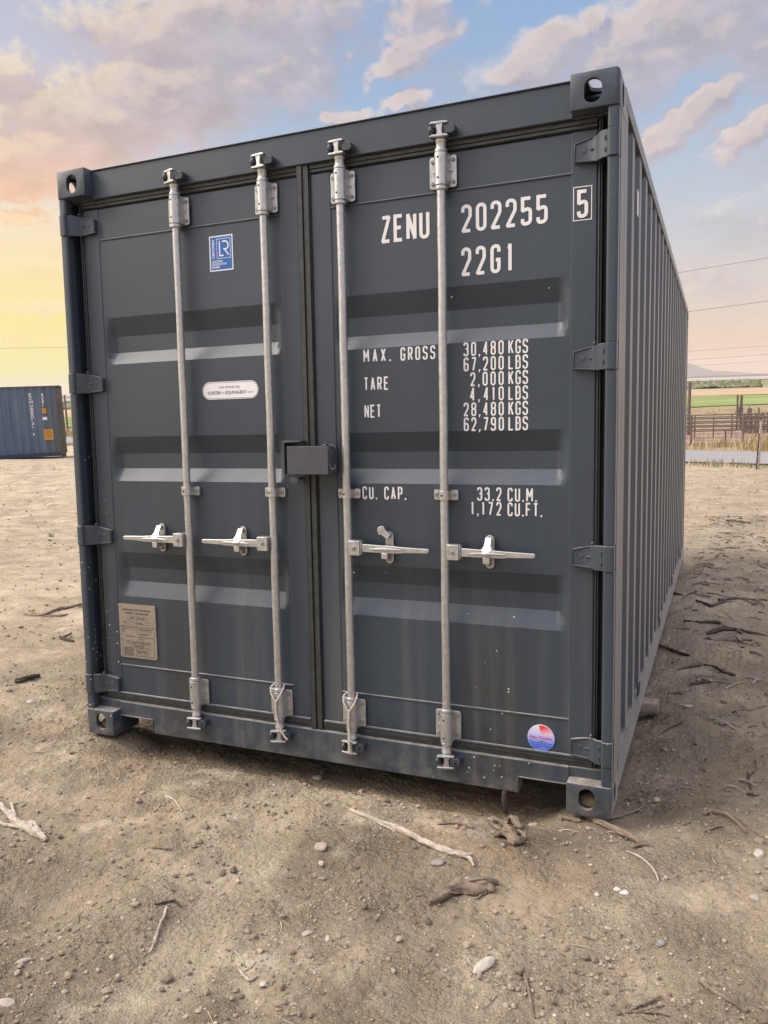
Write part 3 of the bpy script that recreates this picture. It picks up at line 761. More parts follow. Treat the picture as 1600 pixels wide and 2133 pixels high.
# locking rods with their gear
RY = .036
def half(m, xr, mir, rod):
    """bearing + cam at the upper end (mir False) or lower end (mir True)"""
    fz = (lambda z: 2.613 - z) if mir else (lambda z: z)
    rnd = random.Random(int(xr * 1000) + mir)
    b = MB()
    b.prism(rrect(xr - .052, xr + .052, 2.300, 2.414, .009, 3), .0580, .0660, 'y')
    # half-round housing
    N = 14; prof = [(xr - .027, .0585), (xr - .025, .040)] + [(xr - .0245 * math.cos(math.pi * i / N), RY - .0245 * math.sin(math.pi * i / N)) for i in range(N + 1)] + [(xr + .025, .040), (xr + .030, .0585)]
    b.prism(prof, 2.303, 2.417, 'z')
    b.box(xr + .029, xr + .038, .050, .0575, 2.355, 2.361); b.box(xr - .038, xr - .029, .050, .0575, 2.355, 2.361)
    for sx in (-1, 1):
        for zz in (2.318, 2.396):
            b.tube([(xr + sx * .040, .0585, zz), (xr + sx * .040, .052, zz)], .0072, 6, mi=1)
    for zz in (2.327, 2.399): b.cyl((xr - .0045, RY - .0248, zz), 'y', .0042, .002, 12, 2)
    b.mapv(lambda x, y, z: (x, y, fz(z)), mir); b.build('bearing_bracket', [GALV, BOLT, HOLE], rod, .0012)
    c = MB()
    pr = [(2.285, .0168), (2.288, .0225), (2.301, .0232)]
    c.tube([(xr, RY, z) for z, r in pr], [r for z, r in pr], 18)
    c.mapv(lambda x, y, z: (x, y, fz(z)), mir); c.build('collar', GALV, rod, .001); c = MB()
    pr = [(2.419, .0232), (2.430, .0228), (2.433, .0185), (2.452, .0182), (2.456, .0205), (2.464, .0205), (2.469, .014)]
    c.tube([(xr, RY, z) for z, r in pr], [r for z, r in pr], 18)
    tilt = rnd.uniform(-.35, .35) if True else 0
    cc = MB()
    cc.prism([(xr - .010, 2.466), (xr + .015, 2.466), (xr + .010, 2.490), (xr + .014, 2.516), (xr - .012, 2.516), (xr - .007, 2.490)], .012, .046, 'y')
    for z0 in (2.467, 2.512):
        cc.prism([(xr - .037, z0 + .002), (xr - .010, z0), (xr + .030, z0), (xr + .034, z0 + .004), (xr + .022, z0 + .0085), (xr - .026, z0 + .0085)], .010, .030, 'y')
    ct, st = math.cos(tilt), math.sin(tilt)
    cc.mapv(lambda x, y, z: (xr + (x - xr) * ct - (y - RY) * st, RY + (x - xr) * st + (y - RY) * ct - .004, z))
    c.v, off = c.v + cc.v, len(c.v); c.f += [tuple(i + off for i in q) for q in cc.f]; c.m += cc.m
    c.mapv(lambda x, y, z: (x, y, fz(z)), mir); c.build('cam', GALV, rod, .0015)
    k = MB(); k.ball((xr - .030, .018, 2.494), .0115, .016, .0175, 10); k.box(xr - .040, xr - .021, .022, .0515, 2.478, 2.510)
    k.mapv(lambda x, y, z: (x, y, fz(z)), mir); k.build('cam_keeper', [DARK, HOLE], box, .002)
    k = MB(); k.prism(rrect(xr + .021, xr + .060, 2.476, 2.508, .010, 3), .0120, .0515, 'y')
    if mir: k.cyl((xr + .042, .010, 2.494), 'y', .006, .003, 12, 1)
    k.mapv(lambda x, y, z: (x, y, fz(z)), mir); k.build('cam_keeper', [DARK, HOLE], box, .002)
def lock_rod(xr, s, swung):
    r = MB(); N = 24
    r.tube([(xr + .0006 * math.sin(i), RY, .325 + (2.285 - .325) * i / N) for i in range(N + 1)], .0163, 18)
    rod = r.build('locking_rod', GALV, box)
    for mir in (False, True): half(None, xr, mir, rod)
    # guide strap at mid height
    g = MB(); zc = 1.165
    for sx in (-1, 1): g.prism(rrect(xr + sx * .0335 - .0145, xr + sx * .0335 + .0145, zc - .019, zc + .019, .005, 2), .056, .0680, 'y')
    N = 10; o_ = [(xr - .0215 * math.cos(math.pi * i / N), RY - .0215 * math.sin(math.pi * i / N)) for i in range(N + 1)]; i_ = [(xr + .0178 * math.cos(math.pi * i / N), RY - .0178 * math.sin(math.pi * i / N)) for i in range(N + 1)]
    g.prism([(xr - .0215, .0555)] + o_ + [(xr + .0215, .0555), (xr + .0178, .0555)] + i_ + [(xr - .0178, .0555)], zc - .017, zc + .017, 'z')
    for sx in (-1, 1): g.tube([(xr + sx * .036, .0565, zc), (xr + sx * .036, .050, zc)], .0075, 6, mi=1)
    g.cyl((xr - .004, RY - .0222, zc), 'y', .0042, .0015, 12, 2)
    g.build('guide_strap', [GALV, BOLT, HOLE], rod, .001)
    # handle
    h = MB(); f = lambda d: xr + s * d
    a, b = sorted((f(.016), f(.064))); h.box(a, b, .004, .042, .921, .980)
    a, b = sorted((f(.0645), f(.070))); h.box(a, b, .010, .036, .924, .976)
    h.tube([(f(.040), .0045, .951), (f(.040), -.001, .951)], .0075, 12, mi=1)
    prof = [(.070, .934, .967), (.10, .935, .966), (.15, .934, .964), (.20, .9345, .9635), (.235, .935, .961), (.25, .938, .9605), (.345, .9405, .9580), (.352, .944, .9555)]
    top = [(f(d), z1) for d, z0, z1 in prof]; bot = [(f(d), z0) for d, z0, z1 in prof][::-1]
    h.prism(top + bot, .014, .026, 'y')
    h.prism([(f(.10), .949), (f(.16), .956), (f(.23), .9535), (f(.245), .950), (f(.23), .9475), (f(.16), .9445)], .0075, .0145, 'y')
    h.build('handle', [GALV, BOLT], rod, .002)
    # keeper bolted to the door
    k = MB(); kx = f(.170)
    k.prism(rrect(kx - .017, kx + .017, .887, 1.014, .0165, 6), .062, .0695, 'y')
    k.prism(rrect(kx - .012, kx + .012, .914, .932, .004, 2), .012, .0615, 'y'); k.box(kx - .013, kx + .013, .008, .0125, .912, .936)
    for zz in (.903, .998): k.tube([(kx, .0625, zz), (kx, .051, zz)], .0078, 10, mi=1)
    L = [(-.012, .0), (.012, .0), (.013, -.030), (.020, -.040), (.010, -.055), (.0, -.060), (-.012, -.054), (-.021, -.044), (-.013, -.030)]
    ang = R_(128) * s * 1.0 if swung else 0.0; ang = -abs(ang) if swung else 0
    ca, sa = math.cos(ang), math.sin(ang); y1 = .050
    pts = [(kx + x * ca - z * sa, 1.000 + x * sa + z * ca) for x, z in [(a, b + .008) for a, b in L]]
    if swung: k.prism(pts, .040, .047, 'y')
    else:
        k.prism(pts[:4] + pts[-1:], .036, .043, 'y') if False else None
        # leaning hasp: hangs from the upper bolt over the front of the handle
        base = len(k.v); k.prism(pts, .030, .036, 'y')
        for i in range(base, len(k.v)):
            x, yv, z = k.v[i]; q = (1.008 - z) / .06; k.v[i] = (x, yv + .014 - .040 * max(0, min(1, q)), z)
        k.ball((kx, .004, .950), .019, .005, .008, 10)
    k.build('handle_keeper', [GALV, BOLT], doorL if xr < 1.2 else doorR, .0012)
    return rod
for xr, s, sw in ((.616, -1, False), (1.048, -1, False), (1.393, 1, True), (1.804, 1, False)): lock_rod(xr, s, sw)

# steel lock box across the door gap
m = MB()
m.prism(rrect(1.166, 1.350, 1.246, 1.358, .006, 3), -.040, -.035, 'y')
m.box(1.166, 1.350, -.0348, .050, 1.3525, 1.357); m.box(1.345, 1.350, -.0348, .050, 1.2475, 1.352); m.box(1.166, 1.171, -.0348, .050, 1.2475, 1.352)
m.prism([(1.125, 1.245), (1.131, 1.245), (1.131, 1.372), (1.205, 1.374), (1.205, 1.380), (1.125, 1.380)], .000, .0675, 'y')
m.box(1.126, 1.2, .0605, .0675, 1.246, 1.371)
m.tube([(1.322, .01, 1.362), (1.322, .01, 1.375)], .006, 8); m.tube([(1.30, .012, 1.360), (1.34, .012, 1.362), (1.358, .012, 1.354), (1.358, .012, 1.34)], .004, 8)
m.tube([(1.352, -.03, 1.295), (1.354, -.03, 1.275), (1.364, -.03, 1.266), (1.376, -.03, 1.270), (1.378, -.03, 1.284)], .0035, 8)
m.box(1.150, 1.188, .010, .016, 1.206, 1.228); m.box(1.156, 1.182, .0165, .068, 1.222, 1.228)
m.build('lock_box', mat_plain('lock_box_paint', (.052, .056, .066), .42), doorR, .002)

# white decal on a crest of the right side
m = MB(); m.box(2.4325, 2.4335, .66, .72, 2.275, 2.375); m.build('side_decal', WHITE, box)

# seal ropes
def mat_rope():
    m, t, b, P = new_mat('twisted_cotton_rope')
    t.put(b.inputs['Base Color'], t.mix(t.rng(t.noise(P, 300, 3), .35, .65), (.36, .31, .25, 1), (.60, .54, .47, 1))); b.inputs['Roughness'].default_value = .9
    return m
ROPE = mat_rope()
def twist(m, pts, r=.0032):
    pts = [Vector(p) for p in pts]; S = []
    for a, b in zip(pts, pts[1:]):
        k = max(2, int((b - a).length / .0035))
        for i in range(k): S.append(a.lerp(b, i / k))
    S.append(pts[-1])
    for _ in range(6): S = [S[0]] + [(S[i - 1] + S[i] * 2 + S[i + 1]) / 4 for i in range(1, len(S) - 1)] + [S[-1]]
    for ph in (0, math.pi):
        path = []
        for i, p in enumerate(S):
            T = (S[min(i + 1, len(S) - 1)] - S[max(i - 1, 0)]).normalized(); u = T.cross(Vector((0, 1, .1))).normalized(); w = T.cross(u)
            a = ph + i * .85; path.append(p + (u * math.cos(a) + w * math.sin(a)) * r * .62)
        m.tube(path, r * .72, 6)
def rope(xr, tail, label):
    m = MB()
    loop = [(xr + .034 * math.cos(q), RY - .004 - .030 * abs(math.sin(q)) * (1 if math.sin(q) < 0 else -.5), .335) for q in []]
    m_pts = [(xr - .004, .004, .280), (xr - .022, .006, .305), (xr - .031, .020, .330), (xr - .024, .045, .340), (xr, .056, .342), (xr + .024, .045, .340), (xr + .031, .020, .330), (xr + .022, .006, .302), (xr + .004, .002, .278)]
    twist(m, m_pts)
    twist(m, [(xr + .004, .001, .280)] + [(xr + dx, .0 + dy, z) for dx, dy, z in tail])
    twist(m, [(xr - .001, .006, .282)] + [(xr + dx - .006, .007 + dy, z) for dx, dy, z in tail])
    o = m.build('seal_rope', ROPE); o.matrix_world = M3.to_4x4()
    tag(o, label, 'rope', 'twisted ropes looped round the lock rods')
rope(1.048, [(.004, -.001, .24), (.010, -.001, .20), (.022, -.004, .165), (.045, -.006, .130), (.058, -.004, .118)], 'white rope on the lock rod left of the door gap, tail swung right')
rope(1.393, [(.002, -.001, .24), (.003, -.001, .20), (.004, -.006, .150), (.008, -.008, .105), (.010, -.006, .098)], 'white rope on the lock rod right of the door gap, hanging straight')

# ------------------------------------------------------------------ ground
def pn(x, y, seed=0):
    xi = np.floor(x); yi = np.floor(y); fx = x - xi; fy = y - yi
    xi = xi.astype(np.int64); yi = yi.astype(np.int64)
    def gr(ix, iy, dx, dy):
        h = (ix * 374761393 + iy * 668265263 + seed * 974634777) & 0xffffffff
        h = ((h ^ (h >> 13)) * 1274126177) & 0xffffffff; h = (h ^ (h >> 16)) & 0xffff
        a = h * (2 * math.pi / 65536.0); return np.cos(a) * dx + np.sin(a) * dy
    u = fx * fx * fx * (fx * (fx * 6 - 15) + 10); v = fy * fy * fy * (fy * (fy * 6 - 15) + 10)
    a = gr(xi, yi, fx, fy); b = gr(xi + 1, yi, fx - 1, fy); c = gr(xi, yi + 1, fx, fy - 1); d = gr(xi + 1, yi + 1, fx - 1, fy - 1)
    return (a + (b - a) * u) + ((c + (d - c) * u) - (a + (b - a) * u)) * v
def fbm(x, y, f, oct, seed, g=.5):
    o = 0; a = 1
    for i in range(oct): o = o + a * pn(x * f, y * f, seed + i); f *= 2.03; a *= g
    return o
def sst(a, b, x): t = np.clip((x - a) / (b - a), 0, 1); return t * t * (3 - 2 * t)
CG = Vector((CAMW.x, CAMW.y, 0))
def road_pt(lat, dep): return CG + FH * dep + RH * lat
RP1 = road_pt(12.9, 30.3); RP2 = road_pt(-22.2, 56.0); RD = (RP1 - RP2).normalized(); RN = Vector((-RD.y, RD.x, 0))   # RN points away from camera
if RN.dot(FH) < 0: RN = -RN
ZR = -1.75
NL = M3 @ Vector((0, 0, 1))
def gh(x, y):
    x = np.asarray(x, float); y = np.asarray(y, float)
    plane = -(NL.x * x + NL.y * y) / NL.z
    plane = plane + .66 * sst(-5, -19, x) * sst(4, 16, y)
    s = (x - RP1.x) * RN.x + (y - RP1.y) * RN.y
    k = sst(-13, -.8, s)
    base = plane * (1 - k) + ZR * k
    far = sst(45, 90, s)
    dist = np.hypot(x - CG.x, y - CG.y)
    near = 1 - sst(-2.2, -.3, s)                   # bare dirt lot, flattened at the road
    r = .05 * fbm(x, y, .55, 2, 11) + .020 * fbm(x, y, 2.1, 3, 17)
    r += .012 * fbm(x, y, 8, 4, 23, .62)
    rid = 1 - np.abs(pn(x * 26, y * 26, 5)) * 2
    r += .006 * np.clip(rid, 0, 1) ** 2 * sst(-.15, .25, pn(x * 2.3, y * 2.3, 6)) + .0022 * pn(x * 62, y * 62, 31) + .0012 * pn(x * 120, y * 120, 33)
    # scraped, crusted ridges further out, drawn across the view
    a = (x - CG.x) * RH.x + (y - CG.y) * RH.y; b = (x - CG.x) * FH.x + (y - CG.y) * FH.y
    r += sst(4, 9, dist) * (.028 * fbm(a * .35, b * 1.1, 1.5, 4, 41, .6) + .014 * np.abs(pn(a * 1.2, b * 3.5, 47)))
    r -= .055 * np.exp(-(((x - DEP.x) / .20) ** 2 + ((y - DEP.y) / .15) ** 2)) - .03 * np.exp(-(((x - DEP.x - .25) / .12) ** 2 + ((y - DEP.y - .10) / .10) ** 2))
    # tyre print
    q = (x - TR0.x) * TN.x + (y - TR0.y) * TN.y; w = (x - TR0.x) * TD.x + (y - TR0.y) * TD.y
    band = np.exp(-(q / .11) ** 4) * sst(-.9, -.5, w) * (1 - sst(.3, .6, w))
    r = r * (1 - .55 * band) + band * (.0045 * np.sin(q * 150) * (.3 + pn(x * 9, y * 9, 71)) * .35 - .012)
    q2 = q + .62; band2 = np.exp(-(q2 / .10) ** 4) * sst(-1.3, -.9, w) * (1 - sst(.0, .4, w)); r = r * (1 - .5 * band2) - band2 * .009
    # the container stands on its corner castings over a slight hollow
    inside = sst(-.17, .10, y) * sst(-.25, .2, x) * (1 - sst(2.30, 2.7, x)) * (1 - sst(5.9, 6.4, y))
    pad = 0
    for cx, cy in ((.08, .09), (2.357, .09), (.08, 5.97), (2.357, 5.97)): pad = pad + np.exp(-(((x - cx) / .17) ** 2 + ((y - cy) / .19) ** 2) ** 1.5)
    r = r * (1 - .7 * np.clip(pad, 0, 1)) - inside * (.115 - .080 * np.clip(pad, 0, 1)) + .012 * np.clip(pad, 0, 1) - .014 * sst(-.5, .0, y) * (1 - inside)
    z = base + r * near
    z = z + (1 - near) * .015 * fbm(x, y, .8, 2, 51) * (1 - sst(-.5, .2, s) * (1 - sst(4.8, 5.6, s)))
    z = z - .05 * sst(-.9, -.4, s) * (1 - sst(5.2, 5.8, s))
    z = z + far * .05 * fbm(x, y, .012, 2, 61)
    return z
def plane_hit(u, v, lz=0.0):
    d = ray(u, v); p0 = W((0, 0, lz)); t = (p0 - CAMW).dot(NL) / d.dot(NL); return CAMW + d * t
DEP = plane_hit(90, 1885)
TR0 = plane_hit(480, 1850); _t1 = plane_hit(640, 1640); TD = (_t1 - TR0); TD.z = 0; TD.normalize(); TN = Vector((-TD.y, TD.x, 0))
def gz(x, y): return float(gh(np.array([x]), np.array([y]))[0])
def G_(u, v):
    p = plane_hit(u, v); d = ray(u, v)
    for _ in range(6):
        z = gz(p.x, p.y); t = (z - CAMW.z) / d.z; p = CAMW + d * t
    return p

def axis(lo, hi, step, g1, far):
    a = list(np.arange(lo, hi, step)); h = step; up = []; x = a[-1]
    while x < far: h = h * (g1 if h < .5 else 1.16); x += h; up.append(x)
    h = step; dn = []; x = lo
    while x > -far: h = h * (g1 if h < .5 else 1.16); x -= h; dn.append(x)
    return np.array(dn[::-1] + a + up)
ax = axis(-.3, 3.7, .0065, 1.02, 8000.0); ay = axis(-1.75, .75, .0065, 1.02, 8000.0)
XX, YY = np.meshgrid(ax, ay, indexing='ij'); ZZ = gh(XX, YY)
nx_, ny_ = XX.shape
me = bpy.data.meshes.new('ground')
co = np.stack([XX, YY, ZZ], -1).reshape(-1, 3).astype(np.float32)
idx = np.arange(nx_ * ny_).reshape(nx_, ny_)
q = np.stack([idx[:-1, :-1], idx[1:, :-1], idx[1:, 1:], idx[:-1, 1:]], -1).reshape(-1, 4)
def fill_mesh(me, co, faces, k):
    me.vertices.add(len(co)); me.vertices.foreach_set('co', co.ravel())
    nf = len(faces); me.loops.add(nf * k); me.loops.foreach_set('vertex_index', faces.astype(np.int32).ravel())
    me.polygons.add(nf); me.polygons.foreach_set('loop_start', np.arange(0, nf * k, k, dtype=np.int32))
    me.polygons.foreach_set('use_smooth', np.ones(nf, bool)); me.update(calc_edges=True)
fill_mesh(me, co, q, 4)

def mat_ground():
    m, t, b, P = new_mat('dry_dirt')
    x, y, z = t.sep(P)
    dist = t.vmath('LENGTH', t.vmath('SUBTRACT', P, (CG.x, CG.y, -.2)), out=1)
    n1 = t.noise(P, 1.1, 5, .55); n2 = t.noise(P, 5, 8, .65); n3 = t.noise(P, 38, 6, .7); n4 = t.noise(P, 190, 4, .7)
    a, bb, c = (.135, .105, .072, 1), (.315, .253, .180, 1), (.47, .39, .285, 1)
    mixn = t.math('ADD', t.math('MULTIPLY', n1, .62), t.math('ADD', t.math('MULTIPLY', n2, .26), t.math('MULTIPLY', n3, .12)))
    base = t.ramp(mixn, [(.36, a[:3]), (.47, (.235, .187, .132)), (.56, bb[:3]), (.66, c[:3])])
    # pale dried crust in plates
    cr = t.math('MULTIPLY', t.rng(t.noise(P, 1.7, 5, .65), .54, .66, 0, 1, True), t.rng(t.noise(P, 11, 5, .6), .40, .60, 0, 1, True))
    base = t.mix(t.math('MULTIPLY', cr, .75), base, (.50, .425, .32, 1))
    qd = t.math('ADD', t.math('MULTIPLY', t.math('SUBTRACT', x, TR0.x), TN.x), t.math('MULTIPLY', t.math('SUBTRACT', y, TR0.y), TN.y))
    wd = t.math('ADD', t.math('MULTIPLY', t.math('SUBTRACT', x, TR0.x), TD.x), t.math('MULTIPLY', t.math('SUBTRACT', y, TR0.y), TD.y))
    bd = t.math('MULTIPLY', t.rng(t.math('ABSOLUTE', qd), .07, .14, 1, 0, True), t.math('MULTIPLY', t.rng(wd, -.9, -.4, 0, 1, True), t.rng(wd, .35, .65, 1, 0, True)))
    base = t.mix(t.math('MULTIPLY', bd, t.rng(t.noise(P, 6, 5, .6), .35, .6, .0, .4)), base, (.46, .385, .285, 1))
    # orange-ish loose soil
    base = t.mix(t.math('MULTIPLY', t.rng(t.noise(t.vmath('ADD', P, (7, 3, 0)), 1.3, 4, .6), .52, .68, 0, 1, True), .45), base, (.36, .245, .145, 1))
    # grit of every tone
    v = t.voro(P, 210); vc = t.sep(t.voro(P, 210, out='Color'))
    grit = t.math('MULTIPLY', t.math('LESS_THAN', v, t.math('MULTIPLY', vc[0], .55)), t.math('GREATER_THAN', vc[1], .55))
    gc = t.ramp(vc[2], [(0, (.11, .09, .065)), (.45, (.28, .23, .17)), (.8, (.50, .43, .33)), (1, (.62, .57, .47))])
    base = t.mix(t.math('MULTIPLY', grit, .75), base, gc)
    v2 = t.voro(t.vmath('ADD', P, (3, 1, 0)), 75); vc2 = t.sep(t.voro(t.vmath('ADD', P, (3, 1, 0)), 75, out='Color'))
    g2 = t.math('MULTIPLY', t.math('LESS_THAN', v2, t.math('MULTIPLY', vc2[0], .42)), t.math('GREATER_THAN', vc2[1], .72))
    base = t.mix(t.math('MULTIPLY', g2, .8), base, t.ramp(vc2[2], [(0, (.12, .095, .07)), (.5, (.27, .22, .17)), (1, (.52, .46, .38))]))
    base = t.mix(t.rng(n4, .35, .65, .35, 0), base, (.10, .078, .055, 1), 'MIX')
    # the lot's sunlit look further off is put into a paler colour; beyond the road weeds and straw take over
    s = t.math('ADD', t.math('MULTIPLY', t.math('SUBTRACT', x, RP1.x), RN.x), t.math('MULTIPLY', t.math('SUBTRACT', y, RP1.y), RN.y))
    dry = t.math('MULTIPLY', t.rng(dist, 3.2, 8, 0, .78, True), t.rng(x, 4, -1, .6, 1))
    base = t.mix(dry, base, t.mix(t.rng(t.noise(t.mapping(P, rot=(0, 0, math.atan2(RH.y, RH.x)), scale=(.5, 2.2, 1), kind='TEXTURE') if False else P, 2.5, 6, .7), .38, .62), (.42, .335, .235, 1), (.66, .545, .41, 1)))
    straw = t.mix(t.rng(t.noise(P, .35, 5, .65), .4, .6), (.36, .27, .17, 1), (.25, .21, .12, 1))
    base = t.mix(t.rng(s, -1.6, -.4, 0, 1, True), base, straw)
    pen = t.mix(t.rng(t.noise(P, .5, 4, .6), .4, .6), (.27, .185, .15, 1), (.36, .26, .18, 1))
    base = t.mix(t.math('MULTIPLY', t.rng(s, 7, 9, 0, 1, True), t.rng(s, 16, 24, 1, 0, True)), base, pen)
    base = t.mix(t.rng(s, 60, 400, 0, .8), base, (.21, .20, .15, 1))
    t.put(b.inputs['Base Color'], t.mix(1.0, base, (.965, .975, .93, 1), 'MULTIPLY')); b.inputs['Roughness'].default_value = .95; b.inputs['Specular IOR Level'].default_value = .15
    crust = t.rng(t.noise(t.vmath('ADD', P, (11, 5, 0)), 1.5, 6, .62), .43, .60, 1.0, .25, True)
    crust = t.math('MULTIPLY', crust, t.math('SUBTRACT', 1.0, t.math('MULTIPLY', bd, .45)))
    w3 = t.vmath('ADD', P, t.vmath('SCALE', t.noise(P, 60, 3, out=1), .012))
    c1 = t.math('MULTIPLY', t.math('SUBTRACT', .6, t.voro(w3, 62)), t.rng(t.noise(P, 4, 4, .6), .40, .60, 0, 1, True))
    c2 = t.math('SUBTRACT', .6, t.voro(w3, 150))
    hh0 = t.math('ADD', t.math('MULTIPLY', c1, .75), t.math('MULTIPLY', c2, .30))
    hh = t.math('ADD', hh0, t.math('ADD', t.math('MULTIPLY', n3, .9), t.math('ADD', t.math('MULTIPLY', n4, .28), t.math('MULTIPLY', grit, .10))))
    mid = t.math('MULTIPLY', t.noise(P, 12, 6, .7), t.rng(dist, 3, 10, 0, 4.0))
    bump(t, b, t.math('ADD', t.math('MULTIPLY', hh, crust), mid), .020, 1.0)
    return m
me.materials.append(mat_ground())
go = bpy.data.objects.new('ground', me); COL.objects.link(go); tag(go, kind='structure')

# ---- loose stones and clods: one mass nobody could count
def ico(sub):
    bm = bmesh.new(); bmesh.ops.create_icosphere(bm, subdivisions=sub, radius=1); bm.verts.ensure_lookup_table()
    v = np.array([x.co[:] for x in bm.verts]); f = np.array([[q.index for q in p.verts] for p in bm.faces]); bm.free(); return v, f
rs = np.random.RandomState(5)
def scatter(N, r0, r1, half=50, keepnoise=True, pw=1.0):
    u = rs.rand(N); r = r0 * (r1 / r0) ** (u ** pw); a = R_(1) * rs.uniform(-half, half, N)
    f = np.array([FH.x, FH.y]); rr = np.array([RH.x, RH.y])
    p = np.array([CG.x, CG.y]) + (np.cos(a) * r)[:, None] * f + (np.sin(a) * r)[:, None] * rr
    k = ~((p[:, 0] > -.0) & (p[:, 0] < 2.45) & (p[:, 1] > .25) & (p[:, 1] < 6.2))
    s = (p[:, 0] - RP1.x) * RN.x + (p[:, 1] - RP1.y) * RN.y; k &= s < -.6
    if keepnoise: k &= rs.rand(N) < .25 + 1.3 * np.clip(.5 + 1.3 * (pn(p[:, 0] * 1.6, p[:, 1] * 1.6, 3) + .6 * pn(p[:, 0] * 6, p[:, 1] * 6, 4)), 0, 1) - .3
    return p[k], r[k]
def lumps(name, N, sub, med, spread, grow, cols, flat, sink, r0=1.2, r1=28, squash=(.8, .55), half=50, cap=.05):
    V, F = ico(sub); p, r = scatter(N, r0, r1, half); n = len(p)
    size = np.minimum(cap, med * np.exp(rs.randn(n) * spread) * (1 + grow * r)) * .5
    Q = rs.randn(n, 4); Q /= np.linalg.norm(Q, axis=1, keepdims=True); w, x, y, z = Q.T
    Rm = np.stack([1-2*(y*y+z*z), 2*(x*y-z*w), 2*(x*z+y*w), 2*(x*y+z*w), 1-2*(x*x+z*z), 2*(y*z-x*w), 2*(x*z-y*w), 2*(y*z+x*w), 1-2*(x*x+y*y)], -1).reshape(n, 3, 3)
    A = R_(1) * rs.uniform(0, 360, n); zz = np.zeros(n); oo = np.ones(n)
    Rz = np.stack([np.cos(A), -np.sin(A), zz, np.sin(A), np.cos(A), zz, zz, zz, oo], -1).reshape(n, 3, 3)
    sc3 = np.stack([oo, rs.uniform(squash[0] - .2, squash[0] + .2, n), rs.uniform(squash[1] - .15, squash[1] + .2, n)], -1)
    L = np.einsum('nij,vj->nvi', Rm, V)                         # random facing of the lump pattern
    k1, k2 = rs.randn(n, 3) * 1.6, rs.randn(n, 3) * 3.2
    d = 1 + .16 * np.sin(np.einsum('nvi,ni->nv', L, k1)) + (.13 if flat else .05) * np.sin(np.einsum('nvi,ni->nv', L, k2) + 1)
    L = L * d[..., None] * sc3[:, None, :]; L = np.einsum('nij,nvj->nvi', Rz, L) * size[:, None, None]
    gzv = gh(p[:, 0], p[:, 1])
    L[..., 0] += p[:, 0][:, None]; L[..., 1] += p[:, 1][:, None]; L[..., 2] += (gzv + size * sc3[:, 2] * (1 - sink))[:, None]
    me = bpy.data.meshes.new(name); faces = (F[None] + (np.arange(n) * len(V))[:, None, None]).reshape(-1, 3)
    fill_mesh(me, L.reshape(-1, 3).astype(np.float32), faces, 3)
    if flat: me.polygons.foreach_set('use_smooth', np.zeros(len(me.polygons), bool))
    c = np.array(cols)[rs.randint(0, len(cols), n)] * rs.uniform(.75, 1.2, (n, 1))
    ca = me.attributes.new('Col', 'FLOAT_COLOR', 'POINT'); cc = np.ones((n, len(V), 4), np.float32); cc[..., :3] = c[:, None, :]; ca.data.foreach_set('color', cc.ravel())
    o = bpy.data.objects.new(name, me); COL.objects.link(o); return o
def mat_attr(name, rough, bm_=.001, scale=150):
    m, t, b, P = new_mat(name); a = t.n.new('ShaderNodeAttribute'); a.attribute_name = 'Col'
    n = t.noise(P, scale, 4, .6)
    t.put(b.inputs['Base Color'], t.mix(t.rng(n, .3, .7, 0, .45), a.outputs['Color'], (.20, .16, .12, 1))); b.inputs['Roughness'].default_value = rough; b.inputs['Specular IOR Level'].default_value = .3
    if bm_: bump(t, b, n, bm_)
    return m
STONE = mat_attr('stone_tones', .75); CLOD = mat_attr('soil_clods', .95, .003, 220)
pc = [(.48, .42, .34), (.40, .34, .265), (.36, .30, .23), (.27, .24, .21), (.42, .36, .29), (.36, .30, .25), (.30, .26, .21), (.22, .19, .17), (.34, .29, .23), (.29, .25, .20)]
sc_ = [(.28, .225, .16), (.34, .275, .20), (.20, .155, .11), (.40, .33, .24), (.27, .20, .135), (.15, .12, .085)]
o = lumps('gravel', 9500, 2, .0044, .42, .10, pc, False, .60, cap=.018); o.data.materials.append(STONE); tag(o, 'small rounded gravel strewn over the bare dirt lot', 'gravel', kind='stuff')
o = lumps('soil_crumbs', 40000, 1, .0060, .55, .13, sc_, True, .40, cap=.045); o.data.materials.append(CLOD); tag(o, 'broken crumbs and clods of dry soil on the dirt lot', 'soil', kind='stuff')

